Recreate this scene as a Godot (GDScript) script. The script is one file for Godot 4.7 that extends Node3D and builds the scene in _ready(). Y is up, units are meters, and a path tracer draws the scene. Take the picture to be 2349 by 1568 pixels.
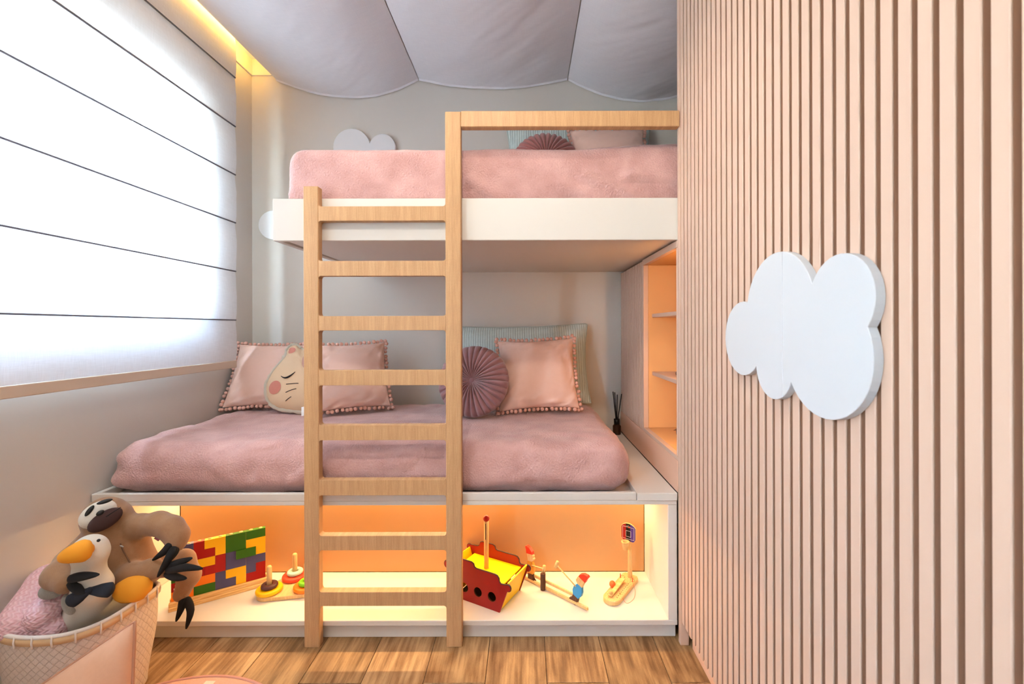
extends Node3D
# A child's bedroom: bunk bed with oak ladder, lit toy shelf, slatted wardrobe, roman blind.
# World: metres, y up, floor at y = 0, the camera stands at the origin 1.104 m up and looks along -z.

var M := {}
var used := {}
var meshes := {}
var rng := RandomNumberGenerator.new()


func _ready() -> void:
	rng.seed = 7
	set_camera()
	set_light()
	make_materials()
	build_room()
	build_window_and_blind()
	build_canopy()
	build_cabinet()
	build_platform()
	build_ladder()
	build_wardrobe()
	build_shelf_niche()
	build_mattresses()
	build_cushions()
	build_wall_clouds()
	build_puzzle()
	build_ring_stacker()
	build_ship()
	build_gnomes()
	build_hoop_game()
	build_rug()
	build_basket()
	build_plush()
	build_diffuser()


func set_camera() -> void:
	var c := Camera3D.new()
	c.name = "camera"
	c.projection = Camera3D.PROJECTION_FRUSTUM
	c.near = 0.05
	c.far = 60.0
	c.size = 0.05 * 1.568
	c.frustum_offset = Vector2(-0.0305, -0.032) * 0.05
	c.position = Vector3(0, 1.104, 0)
	c.rotation_degrees = Vector3(0, 0, -0.15)
	var at := CameraAttributesPhysical.new()
	at.frustum_focal_length = 15.0
	at.frustum_focus_distance = 1.8
	at.exposure_aperture = 5.0
	c.attributes = at
	add_child(c)
	c.current = true


func set_light() -> void:
	var e := Environment.new()
	var sky := Sky.new()
	var m := ProceduralSkyMaterial.new()
	m.sky_top_color = Color(0.74, 0.88, 1.0)
	m.sky_horizon_color = Color(0.86, 0.95, 1.0)
	m.ground_bottom_color = Color(0.78, 0.83, 0.83)
	m.ground_horizon_color = Color(0.85, 0.9, 0.9)
	m.sky_energy_multiplier = 7.6
	m.ground_energy_multiplier = 8.4
	sky.sky_material = m
	e.background_mode = Environment.BG_SKY
	e.sky = sky
	e.tonemap_mode = Environment.TONE_MAPPER_LINEAR
	e.tonemap_exposure = 0.71
	e.sdfgi_enabled = true
	e.ssao_enabled = true
	e.ssil_enabled = true
	var w := WorldEnvironment.new()
	w.name = "environment"
	w.environment = e
	add_child(w)
	# recessed ceiling spots: [x, distance from the lens, energy]
	for s in [[-0.8, 1.0, 0.45, "round recessed downlight nearest the bed on the window side"], [-0.15, 1.05, 0.55, "round recessed downlight nearest the bed on the wardrobe side"], [-0.95, 0.25, 0.5, "round recessed downlight mid room on the window side"],
		[-0.2, 0.25, 1.9, "round recessed downlight mid room on the wardrobe side, tilted to the bed", Vector3(0.2, -1.65, -1.75), 36.0], [-0.95, -0.7, 0.45, "round recessed downlight farthest from the bed, window side"], [-0.4, -0.7, 0.45, "round recessed downlight farthest from the bed, wardrobe side"]]:
		downlight(s[0], s[1], s[2], s[3], s[4] if s.size() > 4 else Vector3.DOWN, s[5] if s.size() > 5 else 68.0)


func downlight(x: float, d: float, energy: float, label: String, aim: Vector3, cone: float) -> void:
	var t := thing("ceiling_downlight", label, "light", P(x, 2.515, d), "recessed downlights in the bedroom ceiling")
	var ring := part(t, "trim_ring", lathe([Vector2(0.036, 0), Vector2(0.036, -0.004), Vector2(0.048, -0.006), Vector2(0.05, 0)], 28), flat(Color8(240, 238, 234), 0.5))
	ring.position = Vector3.ZERO
	var glow := flat(Color8(255, 240, 220), 0.6)
	glow.emission_enabled = true
	glow.emission = Color8(255, 236, 215)
	glow.emission_energy_multiplier = 3.0
	part(t, "lamp_disc", lathe([Vector2(0.0, -0.001), Vector2(0.036, -0.001)], 28), glow)
	var l := SpotLight3D.new()
	l.name = "lamp"
	l.position = Vector3(0, -0.02, 0)
	l.basis = Basis.looking_at(aim.normalized(), Vector3.FORWARD)
	l.light_color = Color8(255, 243, 228)
	l.light_energy = energy
	l.light_size = 0.035
	l.spot_range = 9.0
	l.spot_attenuation = 2.0
	l.spot_angle = cone
	l.spot_angle_attenuation = 0.7
	l.shadow_enabled = true
	t.add_child(l)


# ---------------------------------------------------------------- helpers: nodes
func P(x: float, y: float, d: float) -> Vector3:
	return Vector3(x, y, -d)


func numbered(called: String) -> String:
	var n: int = used.get(called, 0)
	used[called] = n + 1
	return called if n == 0 else "%s_%03d" % [called, n]


func tag(o: Node, label: String, category: String, group := "") -> void:
	o.set_meta("label", label)
	o.set_meta("category", category)
	if group:
		o.set_meta("group", group)


func thing(called: String, label: String, category: String, at := Vector3.ZERO, group := "") -> Node3D:
	var o := Node3D.new()
	o.name = numbered(called)
	o.position = at
	add_child(o)
	tag(o, label, category, group)
	return o


func solo(called: String, mesh: Mesh, m: Material, label: String, category: String, group := "") -> MeshInstance3D:
	var o := MeshInstance3D.new()
	o.name = numbered(called)
	o.mesh = mesh
	o.material_override = m
	add_child(o)
	tag(o, label, category, group)
	return o


func struct(called: String, mesh: Mesh, m: Material) -> MeshInstance3D:
	var o := MeshInstance3D.new()
	o.name = numbered(called)
	o.mesh = mesh
	o.material_override = m
	o.set_meta("kind", "structure")
	add_child(o)
	return o


func part(parent: Node, called: String, mesh: Mesh, m: Material, at := Vector3.ZERO) -> MeshInstance3D:
	var o := MeshInstance3D.new()
	o.name = called
	o.mesh = mesh
	o.material_override = m
	o.position = at
	parent.add_child(o, true)
	return o


func strip_light(parent: Node, at: Vector3, size: Vector2, basis_: Basis, color: Color, energy: float) -> void:
	var l := AreaLight3D.new()
	l.name = "glow"
	l.area_size = size
	l.transform = Transform3D(basis_, at)
	l.light_color = color
	l.light_energy = energy
	l.area_range = 9.0
	l.area_attenuation = 2.0
	l.shadow_enabled = true
	parent.add_child(l)


# ---------------------------------------------------------------- helpers: meshes
func begin(smooth := true) -> SurfaceTool:
	var st := SurfaceTool.new()
	st.begin(Mesh.PRIMITIVE_TRIANGLES)
	st.set_smooth_group(0 if smooth else -1)
	return st


func fin(st: SurfaceTool) -> ArrayMesh:
	st.generate_normals()
	st.index()
	return st.commit()


func tri(st: SurfaceTool, a: Vector3, b: Vector3, c: Vector3) -> void:
	st.add_vertex(a)
	st.add_vertex(b)
	st.add_vertex(c)


func quad(st: SurfaceTool, a: Vector3, b: Vector3, c: Vector3, d: Vector3) -> void:
	tri(st, a, b, c)
	tri(st, a, c, d)


func face_out(st: SurfaceTool, p: Array, mid: Vector3) -> void:
	var c := Vector3.ZERO
	for q in p:
		c += q
	c /= p.size()
	var pl := Plane(p[0], p[1], p[2])
	if pl.normal.dot(c - mid) < 0:
		p.reverse()
	for k in range(1, p.size() - 1):
		tri(st, p[0], p[k], p[k + 1])


func add_box(st: SurfaceTool, mid: Vector3, size: Vector3, b := 0.0015) -> void:
	var h := size / 2.0
	b = minf(b, minf(h.x, minf(h.y, h.z)) * 0.6)
	var pt := func(x: int, y: int, z: int, ax: int) -> Vector3:
		var i := h - Vector3(b, b, b)
		var v := Vector3(x * i.x, y * i.y, z * i.z)
		v[ax] = [x, y, z][ax] * h[ax]
		return mid + v
	st.set_smooth_group(-1)
	for s in [-1, 1]:
		face_out(st, [pt.call(s, -1, -1, 0), pt.call(s, 1, -1, 0), pt.call(s, 1, 1, 0), pt.call(s, -1, 1, 0)], mid)
		face_out(st, [pt.call(-1, s, -1, 1), pt.call(1, s, -1, 1), pt.call(1, s, 1, 1), pt.call(-1, s, 1, 1)], mid)
		face_out(st, [pt.call(-1, -1, s, 2), pt.call(1, -1, s, 2), pt.call(1, 1, s, 2), pt.call(-1, 1, s, 2)], mid)
		for t in [-1, 1]:
			face_out(st, [pt.call(s, t, -1, 0), pt.call(s, t, 1, 0), pt.call(s, t, 1, 1), pt.call(s, t, -1, 1)], mid)
			face_out(st, [pt.call(s, -1, t, 0), pt.call(s, 1, t, 0), pt.call(s, 1, t, 2), pt.call(s, -1, t, 2)], mid)
			face_out(st, [pt.call(-1, s, t, 1), pt.call(1, s, t, 1), pt.call(1, s, t, 2), pt.call(-1, s, t, 2)], mid)
			for w in [-1, 1]:
				face_out(st, [pt.call(s, t, w, 0), pt.call(s, t, w, 1), pt.call(s, t, w, 2)], mid)


func box(size: Vector3, b := 0.0015) -> ArrayMesh:
	var key := "box%s%s" % [size, b]
	if not meshes.has(key):
		var st := begin(false)
		add_box(st, Vector3.ZERO, size, b)
		meshes[key] = fin(st)
	return meshes[key]


# a box part given by its limits: x0..x1, y0..y1, distance d0..d1 (world metres)
func slab(parent: Node, called: String, m: Material, x0: float, x1: float, y0: float, y1: float, d0: float, d1: float, b := 0.0015) -> MeshInstance3D:
	var o := part(parent, called, box(Vector3(x1 - x0, y1 - y0, d1 - d0), b), m)
	o.position = Vector3((x0 + x1) / 2, (y0 + y1) / 2, -(d0 + d1) / 2) - (parent as Node3D).position
	return o


func lathe(profile: Array, segs := 24) -> ArrayMesh:
	var st := begin()
	for i in profile.size() - 1:
		var a: Vector2 = profile[i]
		var b: Vector2 = profile[i + 1]
		for k in segs:
			var t0 := TAU * k / segs
			var t1 := TAU * (k + 1) / segs
			var p0 := Vector3(cos(t0) * a.x, a.y, sin(t0) * a.x)
			var p1 := Vector3(cos(t1) * a.x, a.y, sin(t1) * a.x)
			var q0 := Vector3(cos(t0) * b.x, b.y, sin(t0) * b.x)
			var q1 := Vector3(cos(t1) * b.x, b.y, sin(t1) * b.x)
			if b.x > 1e-6:
				tri(st, p0, q0, q1)
			if a.x > 1e-6:
				tri(st, p0, q1, p1)
	return fin(st)


func ring_profile(ro: float, ri: float, h: float, r: float) -> Array:
	var out := []
	for c in [[ro - r, 0.0, 0], [ro - r, 1.0, 1], [ri + r, 1.0, 2], [ri + r, 0.0, 3]]:
		var cy: float = r if c[1] == 0.0 else h - r
		for k in 5:
			var a: float = -PI / 2 + PI / 2 * c[2] + PI / 2 * k / 4.0
			out.append(Vector2(c[0] + cos(a) * r, cy + sin(a) * r))
	out.append(out[0])
	return out


func frame_at(dir: Vector3, hint := Vector3.UP) -> Basis:
	var y := dir.normalized()
	if absf(y.dot(hint)) > 0.95:
		hint = Vector3.RIGHT
	var x := hint.cross(y).normalized()
	return Basis(x, y, x.cross(y))


# a tube of changing radius through points, ends rounded; flat squashes it along its second axis
func add_tube(st: SurfaceTool, pts: Array, radii: Array, segs := 12, squash := 1.0, hint := Vector3.UP) -> void:
	var rings := []
	var n := pts.size()
	for i in n:
		var dir: Vector3 = pts[mini(i + 1, n - 1)] - pts[maxi(i - 1, 0)]
		var f := frame_at(dir, hint)
		var ring := []
		for k in segs:
			var a := TAU * k / segs
			ring.append(pts[i] + f.x * cos(a) * radii[i] + f.z * sin(a) * radii[i] * squash)
		rings.append(ring)
	for i in n - 1:
		for k in segs:
			var j := (k + 1) % segs
			quad(st, rings[i][k], rings[i + 1][k], rings[i + 1][j], rings[i][j])
	for e in 2:
		var i := 0 if e == 0 else n - 1
		var dir: Vector3 = pts[0] - pts[1] if e == 0 else pts[n - 1] - pts[n - 2]
		var tip: Vector3 = pts[i] + dir.normalized() * radii[i] * 0.5
		var mid := []
		for k in segs:
			mid.append(rings[i][k].lerp(pts[i], 0.35) + dir.normalized() * radii[i] * 0.38)
		for k in segs:
			var j := (k + 1) % segs
			if e == 0:
				quad(st, rings[i][j], mid[j], mid[k], rings[i][k])
				tri(st, mid[k], mid[j], tip)
			else:
				quad(st, rings[i][k], mid[k], mid[j], rings[i][j])
				tri(st, mid[j], mid[k], tip)


func tube(pts: Array, radii, segs := 12, squash := 1.0, hint := Vector3.UP) -> ArrayMesh:
	var rr := []
	for i in pts.size():
		rr.append(radii[i] if radii is Array else float(radii))
	var st := begin()
	add_tube(st, pts, rr, segs, squash, hint)
	return fin(st)


func curve(pts: Array, n: int) -> Array:
	var c := Curve3D.new()
	for i in pts.size():
		var t: Vector3 = (pts[mini(i + 1, pts.size() - 1)] - pts[maxi(i - 1, 0)]) / 6.0
		c.add_point(pts[i], -t, t)
	var out := []
	for i in n:
		out.append(c.sample(int(minf(i * (pts.size() - 1.0) / (n - 1.0), pts.size() - 1.001)), fposmod(i * (pts.size() - 1.0) / (n - 1.0), 1.0)) if i < n - 1 else pts[-1])
	return out


# a flat outline (x, y) given thickness along z, from z = -depth/2 to depth/2, front and back edges bevelled
func extrude(poly: PackedVector2Array, depth: float, bevel := 0.001, soft := false) -> ArrayMesh:
	if Geometry2D.is_polygon_clockwise(poly):
		poly.reverse()
	var clean := PackedVector2Array()
	for i in poly.size():
		if poly[i].distance_to(poly[(i + 1) % poly.size()]) > 0.0002:
			clean.append(poly[i])
	poly = clean
	var inner := poly
	if bevel > 0.0:
		inner = PackedVector2Array()
		var n := poly.size()
		for i in n:
			var a := (poly[i] - poly[(i + n - 1) % n]).normalized()
			var b := (poly[(i + 1) % n] - poly[i]).normalized()
			var nn := Vector2(-a.y - b.y, a.x + b.x)
			if nn.length() < 0.05:
				nn = Vector2(-b.y, b.x)
			nn = nn.normalized()
			inner.append(poly[i] + nn * bevel)
	var st := begin(false)
	var idx := Geometry2D.triangulate_polygon(inner)
	if idx.is_empty():
		inner = poly
		bevel = 0.0
		idx = Geometry2D.triangulate_polygon(poly)
	var h := depth / 2.0
	for k in range(0, idx.size(), 3):
		var a := inner[idx[k]]
		var b := inner[idx[k + 1]]
		var c := inner[idx[k + 2]]
		if (b - a).cross(c - a) < 0:
			var t := b
			b = c
			c = t
		tri(st, Vector3(a.x, a.y, h), Vector3(c.x, c.y, h), Vector3(b.x, b.y, h))
		tri(st, Vector3(a.x, a.y, -h), Vector3(b.x, b.y, -h), Vector3(c.x, c.y, -h))
	st.set_smooth_group(1 if soft else -1)
	for i in poly.size():
		var j := (i + 1) % poly.size()
		var a := poly[i]
		var b := poly[j]
		var z := h - bevel
		quad(st, Vector3(a.x, a.y, z), Vector3(b.x, b.y, z), Vector3(b.x, b.y, -z), Vector3(a.x, a.y, -z))
		if bevel > 0.0:
			var ai := inner[i]
			var bi := inner[j]
			quad(st, Vector3(ai.x, ai.y, h), Vector3(bi.x, bi.y, h), Vector3(b.x, b.y, z), Vector3(a.x, a.y, z))
			quad(st, Vector3(a.x, a.y, -z), Vector3(b.x, b.y, -z), Vector3(bi.x, bi.y, -h), Vector3(ai.x, ai.y, -h))
	return fin(st)


func arc3(a: Vector2, b: Vector2, c: Vector2, n := 16) -> Array:
	var d := 2.0 * (a.x * (b.y - c.y) + b.x * (c.y - a.y) + c.x * (a.y - b.y))
	var o := Vector2((a.length_squared() * (b.y - c.y) + b.length_squared() * (c.y - a.y) + c.length_squared() * (a.y - b.y)) / d,
		(a.length_squared() * (c.x - b.x) + b.length_squared() * (a.x - c.x) + c.length_squared() * (b.x - a.x)) / d)
	var t0 := (a - o).angle()
	var t1 := (b - o).angle()
	var t2 := (c - o).angle()
	var span := fposmod(t2 - t0, TAU)
	if fposmod(t1 - t0, TAU) > span:
		span -= TAU
	var out := []
	for i in n:
		out.append(o + Vector2.from_angle(t0 + span * i / n) * (a - o).length())
	return out


func circle(c: Vector2, r: float, n := 32) -> PackedVector2Array:
	var out := PackedVector2Array()
	for k in n:
		out.append(c + Vector2.from_angle(TAU * k / n) * r)
	return out


func union(list: Array) -> PackedVector2Array:
	var acc: PackedVector2Array = list[0]
	for k in range(1, list.size()):
		var r := Geometry2D.merge_polygons(acc, list[k])
		acc = r[0]
		for q in r:
			if q.size() > acc.size():
				acc = q
	return acc


# a sheet over u, v in 0..1
func sheet(nu: int, nv: int, f: Callable, with_uv := false) -> ArrayMesh:
	var g := []
	for i in nu + 1:
		var row := []
		for j in nv + 1:
			row.append(f.call(float(i) / nu, float(j) / nv))
		g.append(row)
	var st := begin()
	for i in nu:
		for j in nv:
			for c in [[i, j], [i + 1, j], [i + 1, j + 1], [i, j], [i + 1, j + 1], [i, j + 1]]:
				if with_uv:
					st.set_uv(Vector2(float(c[0]) / nu, float(c[1]) / nv))
				st.add_vertex(g[c[0]][c[1]])
	return fin(st)


# bones [a, b, ra, rb] joined with a smooth minimum and meshed as surface nets
func soft_body(bones: Array, k: float, cell: float) -> ArrayMesh:
	var lo := Vector3(1e9, 1e9, 1e9)
	var hi := -lo
	for b in bones:
		for e in 2:
			var r: float = b[2 + e] + k + 3 * cell
			lo = lo.min(b[e] - Vector3(r, r, r))
			hi = hi.max(b[e] + Vector3(r, r, r))
	var nx := int((hi.x - lo.x) / cell) + 2
	var ny := int((hi.y - lo.y) / cell) + 2
	var nz := int((hi.z - lo.z) / cell) + 2
	var f := PackedFloat32Array()
	f.resize(nx * ny * nz)
	f.fill(1.0)
	for b in bones:
		var a: Vector3 = b[0]
		var ab: Vector3 = b[1] - a
		var ra: float = b[2]
		var rb: float = b[3]
		var m := maxf(ra, rb) + k + 2.5 * cell
		var b0 := (a.min(b[1]) - Vector3(m, m, m) - lo) / cell
		var b1 := (a.max(b[1]) + Vector3(m, m, m) - lo) / cell
		var len2 := maxf(ab.length_squared(), 1e-9)
		for z in range(maxi(0, int(b0.z)), mini(nz, int(b1.z) + 1)):
			for y in range(maxi(0, int(b0.y)), mini(ny, int(b1.y) + 1)):
				var row := (z * ny + y) * nx
				for x in range(maxi(0, int(b0.x)), mini(nx, int(b1.x) + 1)):
					var p := lo + Vector3(x, y, z) * cell - a
					var t := clampf(p.dot(ab) / len2, 0.0, 1.0)
					var d := (p - ab * t).length() - lerpf(ra, rb, t)
					var o := f[row + x]
					var h := maxf(k - absf(d - o), 0.0) / k
					f[row + x] = minf(d, o) - h * h * k * 0.25
	var at := {}
	var pos := []
	var st := begin()
	var step := [0, 1, nx, nx + 1, nx * ny, nx * ny + 1, nx * ny + nx, nx * ny + nx + 1]
	var off := []
	for c in 8:
		off.append(Vector3(c & 1, (c >> 1) & 1, (c >> 2) & 1))
	var edges := [[0, 1], [2, 3], [4, 5], [6, 7], [0, 2], [1, 3], [4, 6], [5, 7], [0, 4], [1, 5], [2, 6], [3, 7]]
	for z in nz - 1:
		for y in ny - 1:
			var row := (z * ny + y) * nx
			for x in nx - 1:
				var i := row + x
				var s := f[i] < 0.0
				if s == (f[i + 1] < 0.0) and s == (f[i + nx] < 0.0) and s == (f[i + nx + 1] < 0.0) and s == (f[i + step[4]] < 0.0) and s == (f[i + step[5]] < 0.0) and s == (f[i + step[6]] < 0.0) and s == (f[i + step[7]] < 0.0):
					continue
				var sum := Vector3.ZERO
				var n := 0
				for e in edges:
					var v0 := f[i + step[e[0]]]
					var v1 := f[i + step[e[1]]]
					if (v0 < 0.0) != (v1 < 0.0):
						sum += off[e[0]].lerp(off[e[1]], v0 / (v0 - v1))
						n += 1
				at[i] = pos.size()
				pos.append(lo + (Vector3(x, y, z) + sum / n) * cell)
	for p in pos:
		st.add_vertex(p)
	for i in at:
		for ax in 3:
			var s1: int = [1, nx, nx * ny][ax]
			var s2: int = [nx, nx * ny, 1][ax]
			var s3: int = [nx * ny, 1, nx][ax]
			if (f[i] < 0.0) != (f[i + s1] < 0.0):
				if not (at.has(i - s2) and at.has(i - s3) and at.has(i - s2 - s3)):
					continue
				var q := [at[i], at[i - s2], at[i - s2 - s3], at[i - s3]]
				if f[i] < 0.0:
					q.reverse()
				for c in [0, 1, 2, 0, 2, 3]:
					st.add_index(q[c])
	st.generate_normals()
	return st.commit()


func ball(parent: Node, called: String, m: Material, at: Vector3, radii: Vector3, b := Basis.IDENTITY, segs := 24) -> MeshInstance3D:
	var key := "ball%d" % segs
	if not meshes.has(key):
		var s := SphereMesh.new()
		s.radius = 1.0
		s.height = 2.0
		s.radial_segments = segs
		s.rings = segs / 2
		meshes[key] = s
	var o := part(parent, called, meshes[key], m)
	o.transform = Transform3D(b * Basis.from_scale(radii), at - (parent as Node3D).position)
	return o


func smooth01(a: float, b: float, x: float) -> float:
	var t := clampf((x - a) / (b - a), 0.0, 1.0)
	return t * t * (3 - 2 * t)


# ---------------------------------------------------------------- helpers: materials
func flat(c: Color, rough := 0.6) -> StandardMaterial3D:
	var m := StandardMaterial3D.new()
	m.albedo_color = c
	m.roughness = rough
	m.metallic_specular = 0.4
	return m


func noise(freq: float, seed_: int, oct := 4) -> FastNoiseLite:
	var n := FastNoiseLite.new()
	n.noise_type = FastNoiseLite.TYPE_SIMPLEX_SMOOTH
	n.frequency = freq
	n.seed = seed_
	n.fractal_octaves = oct
	return n


# grey values 0..1 of seamless noise, w x h, made from a coarser image when it is to be stretched
func grey(w: int, h: int, freq: float, seed_: int, from := Vector2i.ZERO, oct := 4) -> PackedByteArray:
	var s := from if from != Vector2i.ZERO else Vector2i(w, h)
	var im := noise(freq, seed_, oct).get_seamless_image(s.x, s.y)
	im.convert(Image.FORMAT_L8)
	if s != Vector2i(w, h):
		im.resize(w, h, Image.INTERPOLATE_CUBIC)
	return im.get_data()


# a colour texture: two colours mixed by weighted layers of grey
func blend_tex(w: int, h: int, layers: Array, weights: Array, a: Color, b: Color, gain := 1.0) -> ImageTexture:
	var d := PackedByteArray()
	d.resize(w * h * 3)
	for i in w * h:
		var t := 0.0
		for k in layers.size():
			t += (layers[k][i] / 255.0 - 0.5) * weights[k]
		t = clampf(0.5 + t * gain, 0.0, 1.0)
		d[i * 3] = int((a.r + (b.r - a.r) * t) * 255.0)
		d[i * 3 + 1] = int((a.g + (b.g - a.g) * t) * 255.0)
		d[i * 3 + 2] = int((a.b + (b.b - a.b) * t) * 255.0)
	var im := Image.create_from_data(w, h, false, Image.FORMAT_RGB8, d)
	return ImageTexture.create_from_image(im)


func mapped(tex: Texture2D, scale_: float, rough: float, world := true) -> StandardMaterial3D:
	var m := StandardMaterial3D.new()
	m.albedo_texture = tex
	m.roughness = rough
	m.metallic_specular = 0.35
	m.uv1_triplanar = true
	m.uv1_world_triplanar = world
	m.uv1_scale = Vector3(scale_, scale_, scale_)
	m.uv1_triplanar_sharpness = 8.0
	return m


func relief(m: StandardMaterial3D, tex: Texture2D, cm: float) -> StandardMaterial3D:
	m.heightmap_enabled = true
	m.heightmap_texture = tex
	m.heightmap_scale = cm
	return m


func sheen(m: StandardMaterial3D, amount: float, tint := 0.5) -> StandardMaterial3D:
	m.rim_enabled = true
	m.rim = amount
	m.rim_tint = tint
	return m


func make_materials() -> void:
	var white := Color.WHITE
	# paints
	M.wall = flat(Color8(216, 209, 200), 0.85)
	M.ceiling = flat(Color8(238, 236, 233), 0.9)
	M.white = flat(Color8(222, 216, 208), 0.42)
	M.white_matte = flat(Color8(246, 247, 249), 0.55)
	M.cove = flat(Color8(240, 232, 215), 0.8)
	M.peach = flat(Color8(222, 178, 152), 0.5)
	M.slat = flat(Color8(207, 175, 154), 0.5)
	M.caramel = flat(Color8(216, 164, 108), 0.5)
	M.pull = flat(Color8(208, 210, 214), 0.55)
	M.groove_shade = flat(Color8(158, 114, 88), 0.7)  # darker brown puts the shade between the slats into the colour
	# oak veneer, grain running up
	var fine := grey(512, 512, 0.09, 11, Vector2i(512, 24))
	var broad := grey(512, 512, 0.014, 12, Vector2i(512, 12))
	var pores := grey(512, 512, 0.22, 13, Vector2i(512, 128))
	M.oak = mapped(blend_tex(512, 512, [fine, broad, pores], [0.6, 0.5, 0.4], Color8(172, 130, 90), Color8(203, 161, 117), 1.0), 4.5, 0.45)
	M.pine = mapped(blend_tex(256, 256, [grey(256, 256, 0.08, 21, Vector2i(12, 256)), grey(256, 256, 0.3, 22)], [1.1, 0.2], Color8(222, 172, 104), Color8(246, 212, 152), 1.1), 7.0, 0.5, false)
	M.beech = mapped(blend_tex(256, 256, [grey(256, 256, 0.1, 23, Vector2i(256, 16)), grey(256, 256, 0.3, 24)], [0.8, 0.3], Color8(214, 168, 106), Color8(238, 202, 146), 1.1), 9.0, 0.5, false)
	M.walnut = mapped(blend_tex(256, 256, [grey(256, 256, 0.1, 25, Vector2i(256, 16))], [1.0], Color8(74, 44, 30), Color8(104, 66, 46), 1.1), 9.0, 0.55, false)
	# floor planks: four faces with the grain running along z
	for k in 5:
		var g1 := grey(1024, 1024, 0.22, 31 + k * 7, Vector2i(1024, 22), 3)
		var g2 := grey(1024, 1024, 0.05, 32 + k * 7, Vector2i(1024, 60), 4)
		var g3 := grey(1024, 1024, 0.012, 33 + k * 7, Vector2i(1024, 220), 5)
		var g4 := grey(1024, 1024, 0.5, 34 + k * 7, Vector2i(1024, 160), 2)
		var dark: Color = [Color8(112, 78, 50), Color8(104, 72, 44), Color8(126, 90, 58), Color8(110, 78, 48), Color8(120, 84, 52)][k]
		var pale: Color = [Color8(180, 142, 100), Color8(174, 136, 94), Color8(190, 153, 110), Color8(170, 132, 90), Color8(183, 145, 102)][k]
		var m := mapped(blend_tex(1024, 1024, [g1, g2, g3, g4], [0.18, 0.6, 1.0, 0.22], dark, pale, 1.3), 1.25, 0.42)
		m.uv1_offset = Vector3(0.13 * k, 0.0, 0.29 * k)
		M["plank%d" % k] = m
	M.joint = flat(Color8(84, 60, 42), 0.8)
	# cloths
	var warp := grey(512, 512, 0.3, 41, Vector2i(512, 16))
	var weft := grey(512, 512, 0.3, 42, Vector2i(16, 512))
	M.blind = mapped(blend_tex(512, 512, [warp, weft], [0.5, 0.5], Color8(226, 222, 220), Color8(250, 249, 249), 1.0), 3.0, 0.9)
	M.blind.backlight_enabled = true
	M.blind.backlight = Color(0.60, 0.61, 0.63)
	M.seam = flat(Color8(112, 110, 116), 0.9)
	M.hem = flat(Color8(214, 198, 182), 0.85)
	M.canopy = mapped(blend_tex(512, 512, [warp, weft], [0.35, 0.6], Color8(234, 233, 240), Color8(250, 249, 253), 1.0), 2.6, 0.9)
	M.canopy.backlight_enabled = true
	M.canopy.backlight = Color(0.1, 0.1, 0.1)
	var fur := grey(512, 512, 0.16, 52, Vector2i.ZERO, 3)
	var nap := grey(512, 512, 0.009, 51, Vector2i.ZERO, 3)
	var fur_tex := blend_tex(512, 512, [fur], [1.0], Color.BLACK, white, 1.2)
	M.fleece = sheen(relief(mapped(blend_tex(512, 512, [nap, fur], [0.8, 0.3], Color8(176, 132, 126), Color8(206, 164, 158), 1.15), 1.5, 0.95), fur_tex, 0.2), 0.6, 0.4)
	M.pink_cotton = relief(mapped(blend_tex(256, 256, [grey(256, 256, 0.3, 54), grey(256, 256, 0.03, 55)], [0.4, 0.4], Color8(226, 188, 172), Color8(232, 196, 182)), 5.0, 0.85, false), fur_tex, 0.02)
	M.pompon = flat(Color8(214, 166, 150), 0.95)
	M.velvet = sheen(mapped(blend_tex(256, 256, [fur.slice(0, 65536), grey(256, 256, 0.02, 56)], [0.3, 0.6], Color8(134, 92, 94), Color8(152, 110, 112)), 4.0, 0.9, false), 0.9, 0.3)
	M.velvet_rust = sheen(mapped(blend_tex(256, 256, [grey(256, 256, 0.02, 57)], [0.6], Color8(132, 76, 72), Color8(152, 92, 86)), 4.0, 0.9, false), 0.9, 0.3)
	var cord := PackedByteArray()
	cord.resize(256 * 256)
	for i in 256 * 256:
		cord[i] = int(127.5 + 127.0 * absf(sin((i % 256) * PI * 16.0 / 256.0)) * 2.0 - 127.0)
	var cord_tex := blend_tex(256, 256, [cord], [1.0], Color.BLACK, white)
	M.cord = relief(mapped(blend_tex(256, 256, [cord, grey(256, 256, 0.02, 58)], [0.85, 0.25], Color8(172, 186, 182), Color8(210, 222, 218)), 5.0, 0.95, false), cord_tex, 0.15)
	M.cord_edge = flat(Color8(174, 184, 178), 0.95)
	M.cat = relief(mapped(blend_tex(256, 256, [grey(256, 256, 0.3, 61)], [0.5], Color8(204, 172, 140), Color8(216, 186, 154)), 6.0, 0.9, false), fur_tex, 0.02)
	M.cream_fur = relief(flat(Color8(238, 226, 206), 0.95), fur_tex, 0.3)
	M.cream_fur.uv1_triplanar = true
	M.cream_fur.uv1_scale = Vector3(9, 9, 9)
	M.blush = flat(Color8(184, 116, 100), 0.9)
	M.mauve = flat(Color8(176, 134, 124), 0.9)
	M.ink = flat(Color8(38, 32, 36), 0.8)
	M.tag = flat(Color8(244, 244, 246), 0.7)
	# plush
	M.sloth = sheen(relief(mapped(blend_tex(256, 256, [grey(256, 256, 0.2, 63), grey(256, 256, 0.03, 64)], [0.3, 0.5], Color8(140, 102, 72), Color8(160, 120, 88)), 5.0, 0.95), fur_tex, 0.06), 0.5, 0.5)
	M.black_felt = flat(Color8(22, 20, 20), 0.95)
	M.muzzle = flat(Color8(58, 36, 32), 0.9)
	M.white_felt = relief(mapped(blend_tex(256, 256, [grey(256, 256, 0.3, 66)], [0.5], Color8(232, 226, 214), Color8(244, 240, 230)), 6.0, 0.9), fur_tex, 0.04)
	M.orange_felt = flat(Color8(232, 152, 40), 0.85)
	M.navy = flat(Color8(34, 38, 48), 0.85)
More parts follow.
